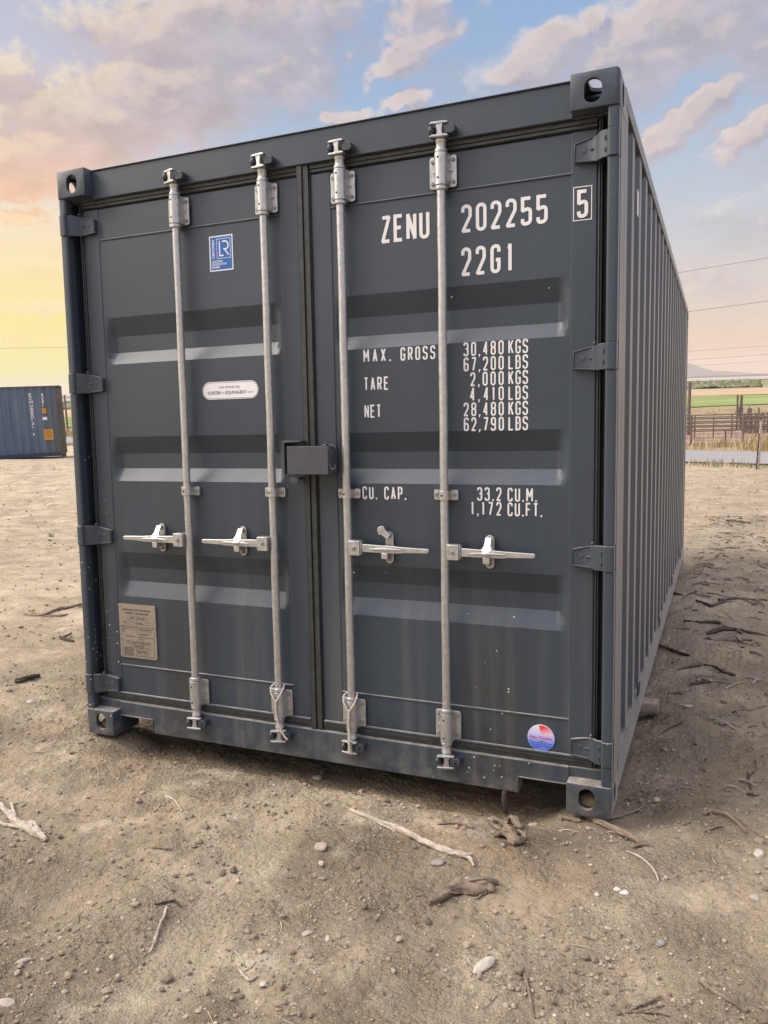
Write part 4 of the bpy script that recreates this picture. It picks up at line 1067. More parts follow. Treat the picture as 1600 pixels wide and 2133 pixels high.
# ---- straw, bark bits and short twigs
def litter(name, N, r0, r1, L0, L1, rad, cols, half=50, box_=None, lift=.5):
    if box_ is None: p, r = scatter(N, r0, r1, half)
    else:
        p = np.stack([rs.uniform(box_[0], box_[1], N), rs.uniform(box_[2], box_[3], N)], -1); r = np.hypot(p[:, 0] - CG.x, p[:, 1] - CG.y)
    n = len(p); S = 5; K = 4
    ln = np.exp(rs.uniform(np.log(L0), np.log(L1), n)); a = rs.uniform(0, 6.283, n); bend = rs.randn(n) * .5
    t = np.linspace(0, 1, S); ang = a[:, None] + bend[:, None] * t[None] + rs.randn(n, S) * .12
    step = ln[:, None] / (S - 1)
    px = p[:, 0][:, None] + np.cumsum(np.cos(ang) * step, 1); py = p[:, 1][:, None] + np.cumsum(np.sin(ang) * step, 1)
    rr = (rad * np.exp(rs.randn(n) * .35))[:, None] * (1.1 - .7 * t[None]) * (1 + .05 * r[:, None]) * np.clip((ln / .06) ** .4, .6, 1.7)[:, None]
    pz = gh(px.ravel(), py.ravel()).reshape(n, S) + rr * .7 + (rs.rand(n)[:, None] * lift * .012) * np.sin(t * 3.14)[None]
    nx, ny = -np.sin(ang), np.cos(ang)
    P = np.zeros((n, S, K, 3))
    for k in range(K):
        q = math.pi / 4 + k * math.pi / 2
        P[:, :, k, 0] = px + nx * rr * math.cos(q); P[:, :, k, 1] = py + ny * rr * math.cos(q); P[:, :, k, 2] = pz + rr * math.sin(q)
    base = np.arange(n)[:, None, None, None] * S * K
    i = np.arange(S - 1)[None, :, None, None]; k = np.arange(K)[None, None, :, None]
    f = np.concatenate([i * K + k, i * K + (k + 1) % K, (i + 1) * K + (k + 1) % K, (i + 1) * K + k], -1) + base
    me = bpy.data.meshes.new(name); fill_mesh(me, P.reshape(-1, 3).astype(np.float32), f.reshape(-1, 4), 4)
    c = np.array(cols)[rs.randint(0, len(cols), n)] * rs.uniform(.7, 1.2, (n, 1))
    ca = me.attributes.new('Col', 'FLOAT_COLOR', 'POINT'); cc = np.ones((n, S * K, 4), np.float32); cc[..., :3] = c[:, None, :]; ca.data.foreach_set('color', cc.ravel())
    o = bpy.data.objects.new(name, me); COL.objects.link(o); return o
STRAW = mat_attr('dead_plant_bits', .85, 0)
o = litter('straw_litter', 2600, 1.3, 14, .012, .09, .0009, [(.42, .34, .23), (.30, .23, .16), (.20, .15, .11), (.10, .08, .065), (.50, .42, .31)]); o.data.materials.append(STRAW)
tag(o, 'fine straw and root hairs littered over the dirt', 'litter', kind='stuff')
o = litter('bark_litter', 3400, 0, 0, .03, .24, .0027, [(.13, .10, .08), (.08, .065, .055), (.24, .19, .14), (.36, .29, .21), (.42, .35, .27)], box_=(2.6, 9, .3, 11), lift=1.5); o.data.materials.append(STRAW)
tag(o, 'dark broken twigs littered on the shaded ground beside the container', 'litter', kind='stuff')

# ------------------------------------------------------------------ sticks, roots and single stones
def mat_wood(name, a, b_, dark, sc=1.0):
    m, t, b, P = new_mat(name)
    n = t.noise(P, 70 * sc, 6, .65); n2 = t.noise(P, 14 * sc, 4, .6)
    c = t.mix(t.rng(n, .3, .7), a + (1,), b_ + (1,)); c = t.mix(t.rng(n2, .52, .72, 0, .7), c, dark + (1,))
    t.put(b.inputs['Base Color'], c); b.inputs['Roughness'].default_value = .85; b.inputs['Specular IOR Level'].default_value = .2
    bump(t, b, t.math('ADD', n, t.noise(t.vmath('MULTIPLY', P, (1, 1, 2.5)), 240 * sc, 5, .7)), .006); return m
WPALE = mat_wood('weathered_pale_wood', (.42, .35, .275), (.62, .54, .44), (.27, .20, .145))
WMID = mat_wood('brown_root_wood', (.19, .14, .10), (.33, .255, .185), (.09, .065, .05))
WDARK = mat_wood('charred_wood', (.06, .05, .042), (.13, .10, .08), (.03, .025, .022))
WTIM = mat_wood('grey_timber', (.24, .20, .155), (.36, .31, .25), (.12, .09, .065), .6)
def path3(pix, lift=.0):
    return [G_(u, v) + Vector((0, 0, lift)) for u, v in pix]
def densify(P, R, step=.010, wob=.0, seed=1):
    rnd = random.Random(seed); o = []; ro = []
    # Catmull-Rom through the points
    n = len(P)
    for i in range(n - 1):
        p0, p1, p2, p3 = P[max(i - 1, 0)], P[i], P[i + 1], P[min(i + 2, n - 1)]
        k = max(2, int((p2 - p1).length / step))
        for j in range(k):
            t = j / k; t2, t3 = t * t, t * t * t
            q = (p1 * 2 + (p2 - p0) * t + (p0 * 2 - p1 * 5 + p2 * 4 - p3) * t2 + (p1 * 3 - p0 - p2 * 3 + p3) * t3) * .5
            o.append(q + Vector((rnd.uniform(-wob, wob), rnd.uniform(-wob, wob), rnd.uniform(-wob, wob) * .5))); ro.append(R[i] + (R[i + 1] - R[i]) * t)
    o.append(P[-1]); ro.append(R[-1]); return o, ro
def stick(name, strands, mat, label, cat='stick', group=None, seed=1, rough=.3, n=14, splinters=0):
    """strands: list of (pixel path or world points, radius list)"""
    m = MB()
    for i, (pix, rad) in enumerate(strands):
        if not hasattr(rad, '__len__'): rad = [rad * (1 - .55 * k / (len(pix) - 1)) for k in range(len(pix))]
        P = [p if isinstance(p, Vector) else G_(*p) + Vector((0, 0, r * .85 + .003)) for p, r in zip(pix, rad)]
        Q, RR_ = densify(P, rad, max(.005, rad[0] * .9), rad[0] * .10, seed + i)
        rnd = random.Random(seed * 7 + i); knots = [1 + .22 * max(0, math.sin(k * .23 + rnd.random() * 6)) ** 6 * rnd.random() * 2 for k in range(len(Q))]
        RR_ = [max(.0007, r * kn) for r, kn in zip(RR_, knots)]; RR_[-1] *= .6; RR_[0] *= .75
        m.tube(Q, RR_, n, True, 0, seed + i, rough)
        for _ in range(splinters):
            j = rnd.randrange(len(Q)); a0 = rnd.uniform(0, 6.28); L = rnd.uniform(.8, 2.6) * rad[0] * 1.6; d1 = Vector((math.cos(a0), math.sin(a0), rnd.uniform(-.1, .5)))
            p = Q[j] + Vector((0, 0, RR_[j] * .4)); m.tube([p, p + d1 * L * .5 + Vector((0, 0, .002)), p + d1 * L + Vector((rnd.uniform(-.3, .3), rnd.uniform(-.3, .3), -.4)) * L * .3], [rad[0] * .22, rad[0] * .16, .0006], 6, True, 0, seed + j, .2)
    o = m.build(name, mat, None, 0, 60)
    return tag(o, label, cat, group)
stick('branch', [([(728, 1690), (760, 1703), (800, 1721), (850, 1741), (900, 1768), (950, 1784), (975, 1789)], [.004, .007, .0085, .010, .010, .010, .009]),
                 ([(960, 1786), (978, 1792), (987, 1807)], [.008, .007, .0035]), ([(965, 1785), (985, 1783)], [.006, .003])],
      WPALE, 'long pale bent stick lying in front of the container, the longest one', seed=3)
stick('root', [([(893, 1884), (915, 1880), (940, 1866), (968, 1860), (1000, 1862), (1030, 1852)], [.012, .016, .015, .014, .014, .008]),
               ([(930, 1870), (960, 1852), (1000, 1848), (1037, 1842)], [.009, .012, .013, .008]), ([(985, 1862), (1005, 1852), (1030, 1860)], [.008, .012, .006]),
               ([(868, 1868), (900, 1868), (930, 1864)], [.003, .004, .005]), ([(992, 1875), (1004, 1866), (1015, 1862)], [.002, .003, .003])],
      WMID, 'thick gnarled brown root chunk lying in the foreground dirt', 'root', seed=5, rough=.5, splinters=5)
stick('root_clump', [([(1052, 1728), (1062, 1745), (1075, 1758), (1090, 1752)], [.010, .017, .015, .006]), ([(1025, 1706), (1045, 1718), (1056, 1725)], [.005, .007, .010]),
                     ([(1050, 1722), (1060, 1712), (1072, 1716), (1080, 1728)], [.007, .010, .011, .007]), ([(1070, 1718), (1085, 1728), (1094, 1718)], [.006, .007, .003]),
                     ([(1078, 1735), (1090, 1742), (1095, 1752)], [.007, .006, .003]), ([(1030, 1745), (1040, 1742), (1052, 1738)], [.008, .008, .005]), ([(1022, 1718), (1034, 1728), (1050, 1735)], [.006, .006, .006])],
      WMID, 'knot of broken splayed root below the notch in the sill', 'root', seed=9, rough=.5, splinters=4)
stick('branch', [([(1222, 1704), (1250, 1718), (1290, 1738), (1330, 1757), (1334, 1760)], [.008, .011, .011, .009, .005]), ([(1318, 1768), (1335, 1764), (1351, 1762)], [.004, .0055, .003])],
      WMID, 'brown stick running out from under the right front corner casting', seed=11)
stick('branch', [([(1165, 1702), (1180, 1708), (1210, 1714)], [.006, .007, .005]), ([(1166, 1702), (1170, 1712)], [.004, .002])], WMID, 'short stick stub just left of the right front corner casting', seed=12)
stick('branch', [([(1272, 1709), (1290, 1704), (1320, 1694), (1341, 1683)], [.006, .006, .005, .002])], WMID, 'thin stick pointing right from behind the corner casting', seed=13)
stick('twig', [([(1304, 1776), (1330, 1787), (1352, 1803), (1366, 1822), (1372, 1838)], [.003, .0032, .003, .0028, .002])], WPALE, 'pale curved arc of twig right of the corner casting', 'twig', seed=14)
stick('branch', [([(-12, 1668), (8, 1690), (30, 1712), (52, 1728), (75, 1742), (97, 1755)], [.010, .010, .010, .013, .013, .009]), ([(24, 1676), (30, 1698), (42, 1716), (56, 1730)], [.005, .0055, .006, .007]),
                 ([(-10, 1712), (12, 1722), (34, 1726), (50, 1728)], [.006, .0065, .006, .006]), ([(50, 1726), (66, 1720), (80, 1734), (97, 1745)], [.006, .010, .009, .004])],
      WPALE, 'forked bundle of pale driftwood branches at the left edge', seed=15, rough=.42, splinters=2)
stick('twig', [([(347, 1892), (343, 1910), (334, 1930), (326, 1955), (318, 1976), (311, 1988)], [.0035, .004, .004, .004, .0035, .002]), ([(333, 1960), (338, 1962)], [.002, .001]), ([(318, 1974), (324, 1982)], [.002, .001])],
      WPALE, 'upright pale twig with small side nubs in the left foreground', 'twig', seed=17)
stick('twig', [([(322, 1888), (340, 1884), (362, 1879), (366, 1880), (378, 1894)], [.0025, .003, .003, .003, .002])], WDARK, 'dark bent twig touching the top of the upright pale twig', 'twig', seed=18)
stick('twig', [([(344, 1660), (360, 1667), (372, 1680), (379, 1692)], [.004, .003, .003, .0015])], WPALE, 'small curved pale twig in the dirt below the left door', 'twig', seed=19)
stick('twig', [([(309, 1768), (335, 1769), (361, 1771)], [.0025, .003, .002])], WMID, 'straight little brown twig lying level in the left foreground', 'twig', seed=20)
stick('twig', [([(912, 1719), (935, 1717), (960, 1720), (986, 1728)], [.003, .0045, .0045, .003])], WMID, 'short curved brown twig above the bent end of the longest stick', 'twig', seed=21)
stick('twig', [([(1455, 2045), (1480, 2065), (1515, 2086), (1548, 2107)], [.004, .0045, .004, .002])], WMID, 'straight brown twig sloping down at the bottom right', 'twig', seed=22)
stick('twig', [([(1306, 2112), (1330, 2100), (1355, 2090), (1376, 2078)], [.003, .0045, .0045, .003]), ([(1303, 2088), (1308, 2100), (1313, 2114)], [.002, .0025, .002]), ([(1310, 2112), (1350, 2112), (1390, 2118), (1430, 2133)], [.002, .0025, .002, .0015]),
               ([(1312, 2110), (1345, 2106), (1378, 2098)], [.0015, .002, .0015]), ([(1322, 2114), (1345, 2122), (1362, 2130)], [.0015, .0015, .001])], WMID, 'splayed bunch of dry stems at the bottom right edge', 'twig', seed=23)
stick('twig', [([(1090, 2027), (1096, 2045), (1102, 2070), (1107, 2100), (1113, 2124)], [.003, .0035, .0035, .003, .002]), ([(1100, 2036), (1096, 2060), (1093, 2080)], [.0018, .0022, .0015])], WMID, 'paired brown stems pointing at the viewer, bottom centre right', 'twig', seed=24)
stick('twig', [([(489, 1984), (503, 2000), (508, 2012)], [.002, .0022, .0015]), ([(497, 2022), (510, 2038), (520, 2046), (540, 2034)], [.0022, .003, .003, .0018]), ([(508, 2026), (522, 2018), (534, 2004)], [.002, .002, .001])], WPALE, 'crooked little tangle of pale roots near the bottom centre', 'twig', seed=25)
stick('twig', [([(1466, 1776 - 78), (1486, 1694), (1510, 1700), (1530, 1712), (1556, 1738)], [.004, .007, .007, .006, .003]), ([(1466, 1735), (1485, 1728), (1504, 1722)], [.003, .004, .003]), ([(1525, 1700), (1560, 1724), (1600, 1762)], [.0018, .002, .0015])],
      WMID, 'torn root strip on the ground at the right, near the frame edge', 'twig', seed=26)
stick('twig', [([(1572, 1608), (1560, 1622), (1563, 1640), (1566, 1656)], [.002, .003, .003, .0025]), ([(1558, 1612), (1557, 1628)], [.003, .003]), ([(1555, 1655), (1570, 1660), (1582, 1658)], [.0025, .003, .0015])], WDARK, 'dark hooked twig on the ground at the right edge', 'twig', seed=27)
stick('twig', [([(31, 1423), (50, 1419), (68, 1414), (84, 1410)], [.010, .013, .012, .006])], WDARK, 'dark root half buried left of the container', 'twig', seed=28)
stick('twig', [([(52, 1281), (85, 1284), (120, 1272), (150, 1266), (176, 1261)], [.006, .010, .011, .011, .012]), ([(58, 1272), (72, 1278), (86, 1284)], [.004, .005, .006]), ([(90, 1285), (130, 1284), (140, 1280)], [.006, .007, .003])], WMID, 'forked dry root reaching behind the left corner post', 'twig', seed=29)
stick('twig', [([(125, 1328), (130, 1332), (155, 1338)], [.007, .009, .006]), ([(128, 1331), (150, 1320)], [.007, .004])], WDARK, 'dark little stick pair left of the container, below the forked root', 'twig', seed=30)
dk = [([(1425, 1296), (1455, 1299), (1480, 1298), (1503, 1301)], [.010, .013, .014, .012], 'long dark straight stick lying across the shaded ground'),
      ([(1472, 1322), (1500, 1316), (1530, 1314), (1560, 1320), (1598, 1326)], [.012, .020, .014, .012, .008], 'thick dark stick with a burnt end in the shade'),
      ([(1505, 1304), (1530, 1313), (1546, 1321)], [.008, .009, .009], 'short brown stick crossing the burnt one'),
      ([(1450, 1252), (1475, 1262), (1484, 1264), (1505, 1258), (1522, 1245)], [.008, .013, .012, .014, .006], 'V shaped charred branch in the shade'),
      ([(1372, 1346), (1395, 1354), (1415, 1362), (1436, 1368)], [.008, .010, .012, .010], 'dark stick emerging beside the container wall'),
      ([(1465, 1386), (1490, 1392), (1505, 1402), (1532, 1410)], [.006, .009, .010, .008], 'curved charred branch above the pale stone'),
      ([(1437, 1430), (1460, 1424), (1482, 1422)], [.009, .011, .006], 'stubby dark branch right of the timber block'),
      ([(1512, 1085), (1535, 1088), (1565, 1091)], [.013, .018, .012], 'far dark stick lying in the sunlit dirt'),
      ([(1394, 1240), (1405, 1238), (1424, 1241)], [.008, .010, .006], 'small charred stick close to the corrugated wall')]
for i, (p, r, l) in enumerate(dk): stick('branch', [(p, [q * .72 for q in r])], WDARK if i != 2 else WMID, l, group='dark sticks in the shade beside the container', seed=40 + i, rough=.42, splinters=3)
stick('peg', [([W((2.028, .07, -.075)), W((2.030, .06, -.02)), W((2.032, .055, .03))], [.010, .010, .009])], WDARK, 'dark upright peg under the sill near its right notch', 'peg', seed=60)

def stone(u, v, wpx, hpx, col, label, name='stone', seed=1, rot=0, wx=None):
    col = tuple(c * .74 for c in col)
    p = G_(u, v); d = (p - CAMW).length; k = d / FPX
    rx = wpx / 2 * k; ry = hpx / 2 * k * 1.25; rz = min(rx, ry) * .6
    V, F = ico(3); rn = np.random.RandomState(seed); L = V.copy()
    for i in range(4): L *= (1 + (.13 / (i + 1)) * np.sin(L @ rn.randn(3) * (1.5 + i) + rn.rand() * 6))[:, None]
    for i in range(7 if seed > 1 else 0):
        nn = rn.randn(3); nn /= np.linalg.norm(nn); dd = L @ nn; cutd = rn.uniform(.68, .92); L -= np.where(dd > cutd, (dd - cutd) * .85, 0)[:, None] * nn
    L *= np.array([rx, ry, rz]); a = math.atan2(RH.y, RH.x) + R_(rot); c_, s_ = math.cos(a), math.sin(a)
    L = L @ np.array([[c_, -s_, 0], [s_, c_, 0], [0, 0, 1]]).T
    m = MB(); m.add([(x, y, z) for x, y, z in L], [tuple(f) for f in F])
    o = m.build(name, mat_plain('stone_' + str(seed), col, .75, 0, .22, 60, .002), None, 0, 80); o.location = (p.x, p.y, p.z + rz * .28)
    return tag(o, label, 'stone')
stone(1011, 2011, 60, 17, (.52, .47, .38), 'long smooth cream stone in the bottom right foreground', seed=1, rot=38)
stone(1285, 1854, 13, 11, (.62, .58, .52), 'left one of two white pebbles lying side by side', 'pebble', 2)
stone(1300, 1861, 17, 11, (.60, .56, .50), 'right one of two white pebbles lying side by side', 'pebble', 3)
stone(1244, 1864, 11, 9, (.52, .48, .42), 'lone pale pebble left of the two white pebbles', 'pebble', 4)
stone(1377, 1966, 16, 14, (.27, .26, .24), 'grey round pebble alone in the right foreground', 'pebble', 5)
stone(1582, 1779, 20, 18, (.50, .45, .37), 'pale egg shaped stone near the right edge', seed=6, rot=-40)
stone(1574, 1873, 20, 14, (.40, .36, .29), 'tan stone near the right edge below the egg shaped stone', seed=7, rot=-20)
stone(669, 1766, 28, 17, (.44, .36, .27), 'flat tan stone in the middle of the foreground', seed=8)
stone(914, 1797, 26, 16, (.30, .26, .22), 'brown stone under the right end of the longest stick', seed=9)
stone(661, 1621, 22, 11, (.42, .36, .30), 'oval stone in the shadow line under the sill', seed=10)
stone(672, 1610, 14, 14, (.20, .18, .165), 'dark pointed stone behind the oval stone at the sill', seed=11)
stone(1384, 1562, 12, 12, (.24, .20, .165), 'round brown stone right of the corner post in the shade', seed=12)
stone(108, 1053, 24, 10, (.52, .44, .36), 'flat pale stone far out on the sunlit lot at left', seed=13)
stone(65, 1504 - 40, 18, 12, (.50, .44, .37), 'pale stone beside a dug patch at the left', seed=14)
stone(11, 2093, 30, 18, (.46, .39, .31), 'pale flat stone at the bottom left corner', seed=15)
stone(48, 2003, 30, 9, (.42, .37, .30), 'thin grey flake of stone in the left foreground', seed=16, rot=25)
stone(1435, 1472, 24, 8, (.46, .40, .32), 'pale flat stone on the shaded ground near the timber block', seed=17)
stone(1048, 1760, 9, 8, (.34, .28, .22), 'small brown stone touching the splayed root', seed=18)
stone(975, 1831, 12, 9, (.38, .33, .27), 'grey pebble above the gnarled root chunk', 'pebble', 19)
stone(510, 2052 , 1, 1, (.4, .35, .3), 'speck', seed=20) if False else None
stone(549, 2050, 16, 11, (.50, .45, .38), 'angular white chip near the bottom centre', seed=21, rot=30)
stone(638, 1946, 22, 10, (.44, .38, .31), 'flat pale chip in the middle foreground', seed=22, rot=15)
stone(683, 1955, 9, 16, (.48, .42, .33), 'narrow upright cream chip beside the flat pale chip', seed=23)

# timber bearer poking out under the side rail
m = MB(); rnd = random.Random(3)
ring = rrect(1.235, 1.325, -.025, .034, .012, 3)
for i in range(1):
    m.prism([(a + rnd.uniform(-.003, .003), b + rnd.uniform(-.003, .003)) for a, b in ring], 1.9, 2.512, 'x')
o = m.build('timber_block', WTIM, None, .004); o.matrix_world = M3.to_4x4(); tag(o, 'weathered timber bearer poking out from under the right side rail', 'timber')

# ------------------------------------------------------------------ the other container
BLUEP_ = None
def mat_blue():
    m, t, b, P = new_mat('faded_blue_paint'); x, y, z = t.sep(P)
    n = t.noise(t.vmath('MULTIPLY', P, (2.2, 2.2, .35)), 1, 6, .6)
    c = t.mix(t.rng(n, .35, .65), (.052, .088, .145, 1), (.10, .14, .19, 1))
    st = t.noise(t.vmath('MULTIPLY', P, (6, 6, .45)), 1, 5, .65)
    k = t.math('MULTIPLY', t.rng(st, .55, .72, 0, 1, True), t.rng(z, 2.0, .3, .15, 1))
    c = t.mix(t.math('MULTIPLY', k, .55), c, (.11, .085, .07, 1))
    e = t.math('MULTIPLY', t.rng(x, .95, .12, 0, 1, True), t.rng(t.noise(t.vmath('MULTIPLY', P, (5, 5, .6)), 1, 5, .65), .38, .6, .25, 1))
    c = t.mix(t.math('MULTIPLY', e, .8), c, (.105, .095, .075, 1))
    t.put(b.inputs['Base Color'], c); b.inputs['Roughness'].default_value = .6; return m
BL = mat_blue(); ORANGE = mat_plain('orange_label', (.55, .25, .02), .5); RUSTY = mat_plain('rusty_edge_paint', (.085, .072, .058), .7, 0, .3, 4)
def other_container():
    P0 = at_depth(138.5, 950.5, 29.2); a = R_(20.5); dx = (-RH * math.cos(a) - FH * math.sin(a)); dy = Vector((-dx.y, dx.x, 0))
    if dy.dot(FH) < 0: dy = -dy
    # local: x runs left along the long side, y away from the viewer, z up
    o = empty('blue_container', 'weathered blue forty foot container with rust stains standing beyond the dirt lot', 'container')
    tilt = Matrix.Rotation(R_(.2), 4, 'Y'); X3 = Matrix((dx, dy, Vector((0, 0, 1)))).transposed().to_4x4(); X3.translation = P0; o.matrix_world = X3
    Lc, Wc, Hc = 12.19, 2.438, 2.591
    m = MB(); prof = [(.17, 0)]; x = .17
    while x < Lc - .45:
        for d, q in ((.072, 1), (.07, 1), (.068, 0), (.072, 0)): x += d * .98; prof.append((x, q))
    prof.append((Lc - .17, 0)); v = []
    for (x, q) in prof: v += [(x, .008 + .045 * q, .17), (x, .008 + .045 * q, Hc - .06)]
    m.add(v, [(2 * i, 2 * i + 2, 2 * i + 3, 2 * i + 1) for i in range(len(prof) - 1)]); m.build('side_wall', BL, o, 0, 15)
    MB().box(.12, Lc - .12, Wc - .05, Wc - .01, .17, Hc - .06).build('side_wall', BL, o)
    for x0 in (.0, Lc - .165):
        for y0 in (0, Wc - .165): MB().box(x0, x0 + .165, y0, y0 + .165, .118, Hc - .118).build('corner_post', RUSTY, o, .01)
    for x0 in (-.004, Lc - .174):
        for y0 in (-.004, Wc - .160):
            for z0 in (0, Hc - .118):
                f = MB(); f.box(x0, x0 + .178, y0, y0 + .162, z0, z0 + .118); f.prism(rrect(x0 + .060, x0 + .120, z0 + .025, z0 + .092, .028), y0 - .002, y0 + .004, 'y', 1); f.build('corner_fitting', [RUSTY, HOLE], o, .006)
    MB().box(.17, Lc - .17, .0, .05, Hc - .06, Hc - .004).build('top_side_rail', RUSTY, o, .005)
    MB().box(.17, Lc - .17, .006, .05, .03, .168).build('bottom_side_rail', mat_plain('blue_rail_paint', (.022, .035, .06), .6), o, .005)
    MB().box(.02, Lc - .02, .05, Wc - .05, Hc - .04, Hc - .02).build('roof', BL, o)
    MB().box(.02, Lc - .02, .05, Wc - .05, .12, .16).build('floor', FLOORW, o)
    e = MB()
    for k in range(9): e.box(.02 + .03 * (k % 2), .06 + .03 * (k % 2), .165 + k * .234, .165 + (k + 1) * .234, .12, Hc - .12)
    e.build('end_wall', BL, o)
    t = MB()
    # text reads along +x in glyph space; the long side faces the viewer with x to the left, so mirror it back
    def col(s, xc, ztop, h, w, gap):
        z = ztop
        for ch in s:
            if ch != ' ': letters(t, ch, xc - w / 2, xc + w / 2, z - h, h, w, .022, 0)
            z -= h + gap
    col('ECMU', -1.02, 2.33, .11, .095, .018); col('980141', -1.02, 1.81, .11, .095, .018); col('6', -1.03, .90, .075, .06, .02)
    col('42G1', -.62, 2.33, .11, .075, .018)
    t.mapv(lambda x, y, z: (-x, .0035 + y, z), True); t.build('lettering', WHITE, o)
    for (x0, x1, z0, z1, mt) in ((.54, .67, 1.60, 1.80, ORANGE), (.53, .68, 1.36, 1.47, OFFW), (.38, .68, .64, 1.02, ORANGE)):
        s = MB(); s.box(x0, x1, .0030, .0060, z0, z1)
        if z1 - z0 > .3 or mt is ORANGE:
            zz = z1 - .05
            while zz > z0 + .05: s.box(x0 + .04, x1 - .04, .0010, .0029, zz - .022, zz, 1); zz -= .075
        s.build('warning_sticker', [mt, INK], o)
other_container()

# ------------------------------------------------------------------ road and fields
def sheet(name, dep0, dep1, lat0, lat1, z, mat, n=24, wav=0, seed=1):
    rnd = random.Random(seed); m = MB(); v = []
    for i in range(n + 1):
        l = lat0 + (lat1 - lat0) * i / n
        for d in (dep0, dep1):
            q = CG + FH * (d + rnd.uniform(-wav, wav)) + RH * (l * d / dep0); v.append((q.x, q.y, z))
    m.add(v, [(2 * i, 2 * i + 2, 2 * i + 3, 2 * i + 1) for i in range(n)])
    o = m.build(name, mat); return tag(o, kind='structure')
def mat_asph():
    m, t, b, P = new_mat('worn_asphalt'); s = t.math('ADD', t.math('MULTIPLY', t.math('SUBTRACT', t.sep(P)[0], RP1.x), RN.x), t.math('MULTIPLY', t.math('SUBTRACT', t.sep(P)[1], RP1.y), RN.y))
    lanes = t.noise(t.comb(0, t.math('MULTIPLY', s, 2.2), 0), 1.0, 3, .6)
    c = t.mix(t.rng(lanes, .35, .65), (.20, .192, .185, 1), (.28, .268, .255, 1)); c = t.mix(t.rng(t.noise(P, 3, 5, .6), .3, .7, 0, .35), c, (.17, .165, .16, 1))
    t.put(b.inputs['Base Color'], c); b.inputs['Roughness'].default_value = .85; return m
m = MB(); N = 60; v = []
for i in range(N + 1):
    p = RP1 + RD * (-260 + 520 * i / N)
    for s, dz in ((.0, -.015), (.15, .0), (2.5, .035), (4.85, .0), (5.0, -.015)): q = p + RN * s; v.append((q.x, q.y, ZR + .02 + dz))
m.add(v, [(5 * i + k, 5 * i + 5 + k, 5 * i + 6 + k, 5 * i + 1 + k) for i in range(N) for k in range(4)])
tag(m.build('road', mat_asph()), kind='structure')
def mat_field(name, cs, sx=.05, sy=.8):
    m, t, b, P = new_mat(name)
    a = t.vmath('DOT_PRODUCT', P, tuple(RH), out=1); d = t.vmath('DOT_PRODUCT', P, tuple(FH), out=1)
    n = t.noise(t.comb(t.math('MULTIPLY', a, sx), t.math('MULTIPLY', d, sy * .25), 0), 1, 7, .65)
    t.put(b.inputs['Base Color'], t.ramp(n, [(.32, cs[0]), (.5, cs[1]), (.66, cs[2])])); b.inputs['Roughness'].default_value = .95; b.inputs['Specular IOR Level'].default_value = .1; return m
Z2 = ZR + .08
sheet('green_field', 84, 124, -70, 75, Z2, mat_field('irrigated_grass', [(.13, .18, .055), (.18, .23, .08), (.32, .31, .14)]), 30, 1.5)
sheet('stubble_field', 124.5, 186, -100, 110, Z2 + .02, mat_field('stubble', [(.24, .17, .12), (.38, .28, .17), (.46, .36, .23)]), 30, 2)
sheet('sage_flat', 186.5, 400, -160, 170, Z2 + .04, mat_field('sage_scrub_floor', [(.12, .14, .06), (.20, .21, .10), (.33, .29, .18)], .03, .15), 30, 3)
sheet('lake_bed', 430, 900, -380, 400, Z2 + .2, mat_field('salt_crust', [(.20, .19, .165), (.36, .33, .30), (.56, .52, .48)], .01, .02), 20, 30)
sheet('far_plain', 905, 5200, -800, 860, Z2 + .4, mat_field('far_plain_soil', [(.15, .14, .12), (.20, .18, .15), (.26, .23, .19)], .002, .004), 16, 20)

# sagebrush belt that reads as one mass
def shrub_belt(name, N, d0, d1, lat, cols, h):
    V, F = ico(1); n = N; d = d0 + (d1 - d0) * rs.rand(n) ** 1.5; l = rs.uniform(-lat, lat, n) * d / d0
    base = np.array([CG.x, CG.y]) + d[:, None] * np.array([FH.x, FH.y]) + l[:, None] * np.array([RH.x, RH.y])
    k1 = rs.randn(n, 3) * 2.4; dd = 1 + .3 * np.sin(np.einsum('vi,ni->nv', V, k1)) + .2 * np.sin(np.einsum('vi,ni->nv', V, k1 * 2.7))
    sz = np.stack([rs.uniform(.5, 1.7, n), rs.uniform(.5, 1.6, n), h * rs.uniform(.5, 1.3, n)], -1)
    L = V[None] * dd[..., None] * sz[:, None]; L[..., 0] += base[:, 0][:, None]; L[..., 1] += base[:, 1][:, None]; L[..., 2] += Z2 + sz[:, 2][:, None] * .5
    me = bpy.data.meshes.new(name); fill_mesh(me, L.reshape(-1, 3).astype(np.float32), (F[None] + (np.arange(n) * len(V))[:, None, None]).reshape(-1, 3), 3)
    c = np.array(cols)[rs.randint(0, len(cols), n)] * rs.uniform(.7, 1.25, (n, 1)); ca = me.attributes.new('Col', 'FLOAT_COLOR', 'POINT'); cc = np.ones((n, len(V), 4), np.float32); cc[..., :3] = c[:, None, :]; ca.data.foreach_set('color', cc.ravel())
    o = bpy.data.objects.new(name, me); COL.objects.link(o); me.materials.append(mat_attr(name + '_tones', .95, .3, 2)); return o
tag(shrub_belt('sagebrush', 5200, 190, 400, 90, [(.10, .13, .05), (.14, .17, .07), (.20, .21, .11), (.07, .10, .04), (.26, .24, .15)], .42), 'belt of grey green sagebrush beyond the fields', 'scrub', kind='stuff')

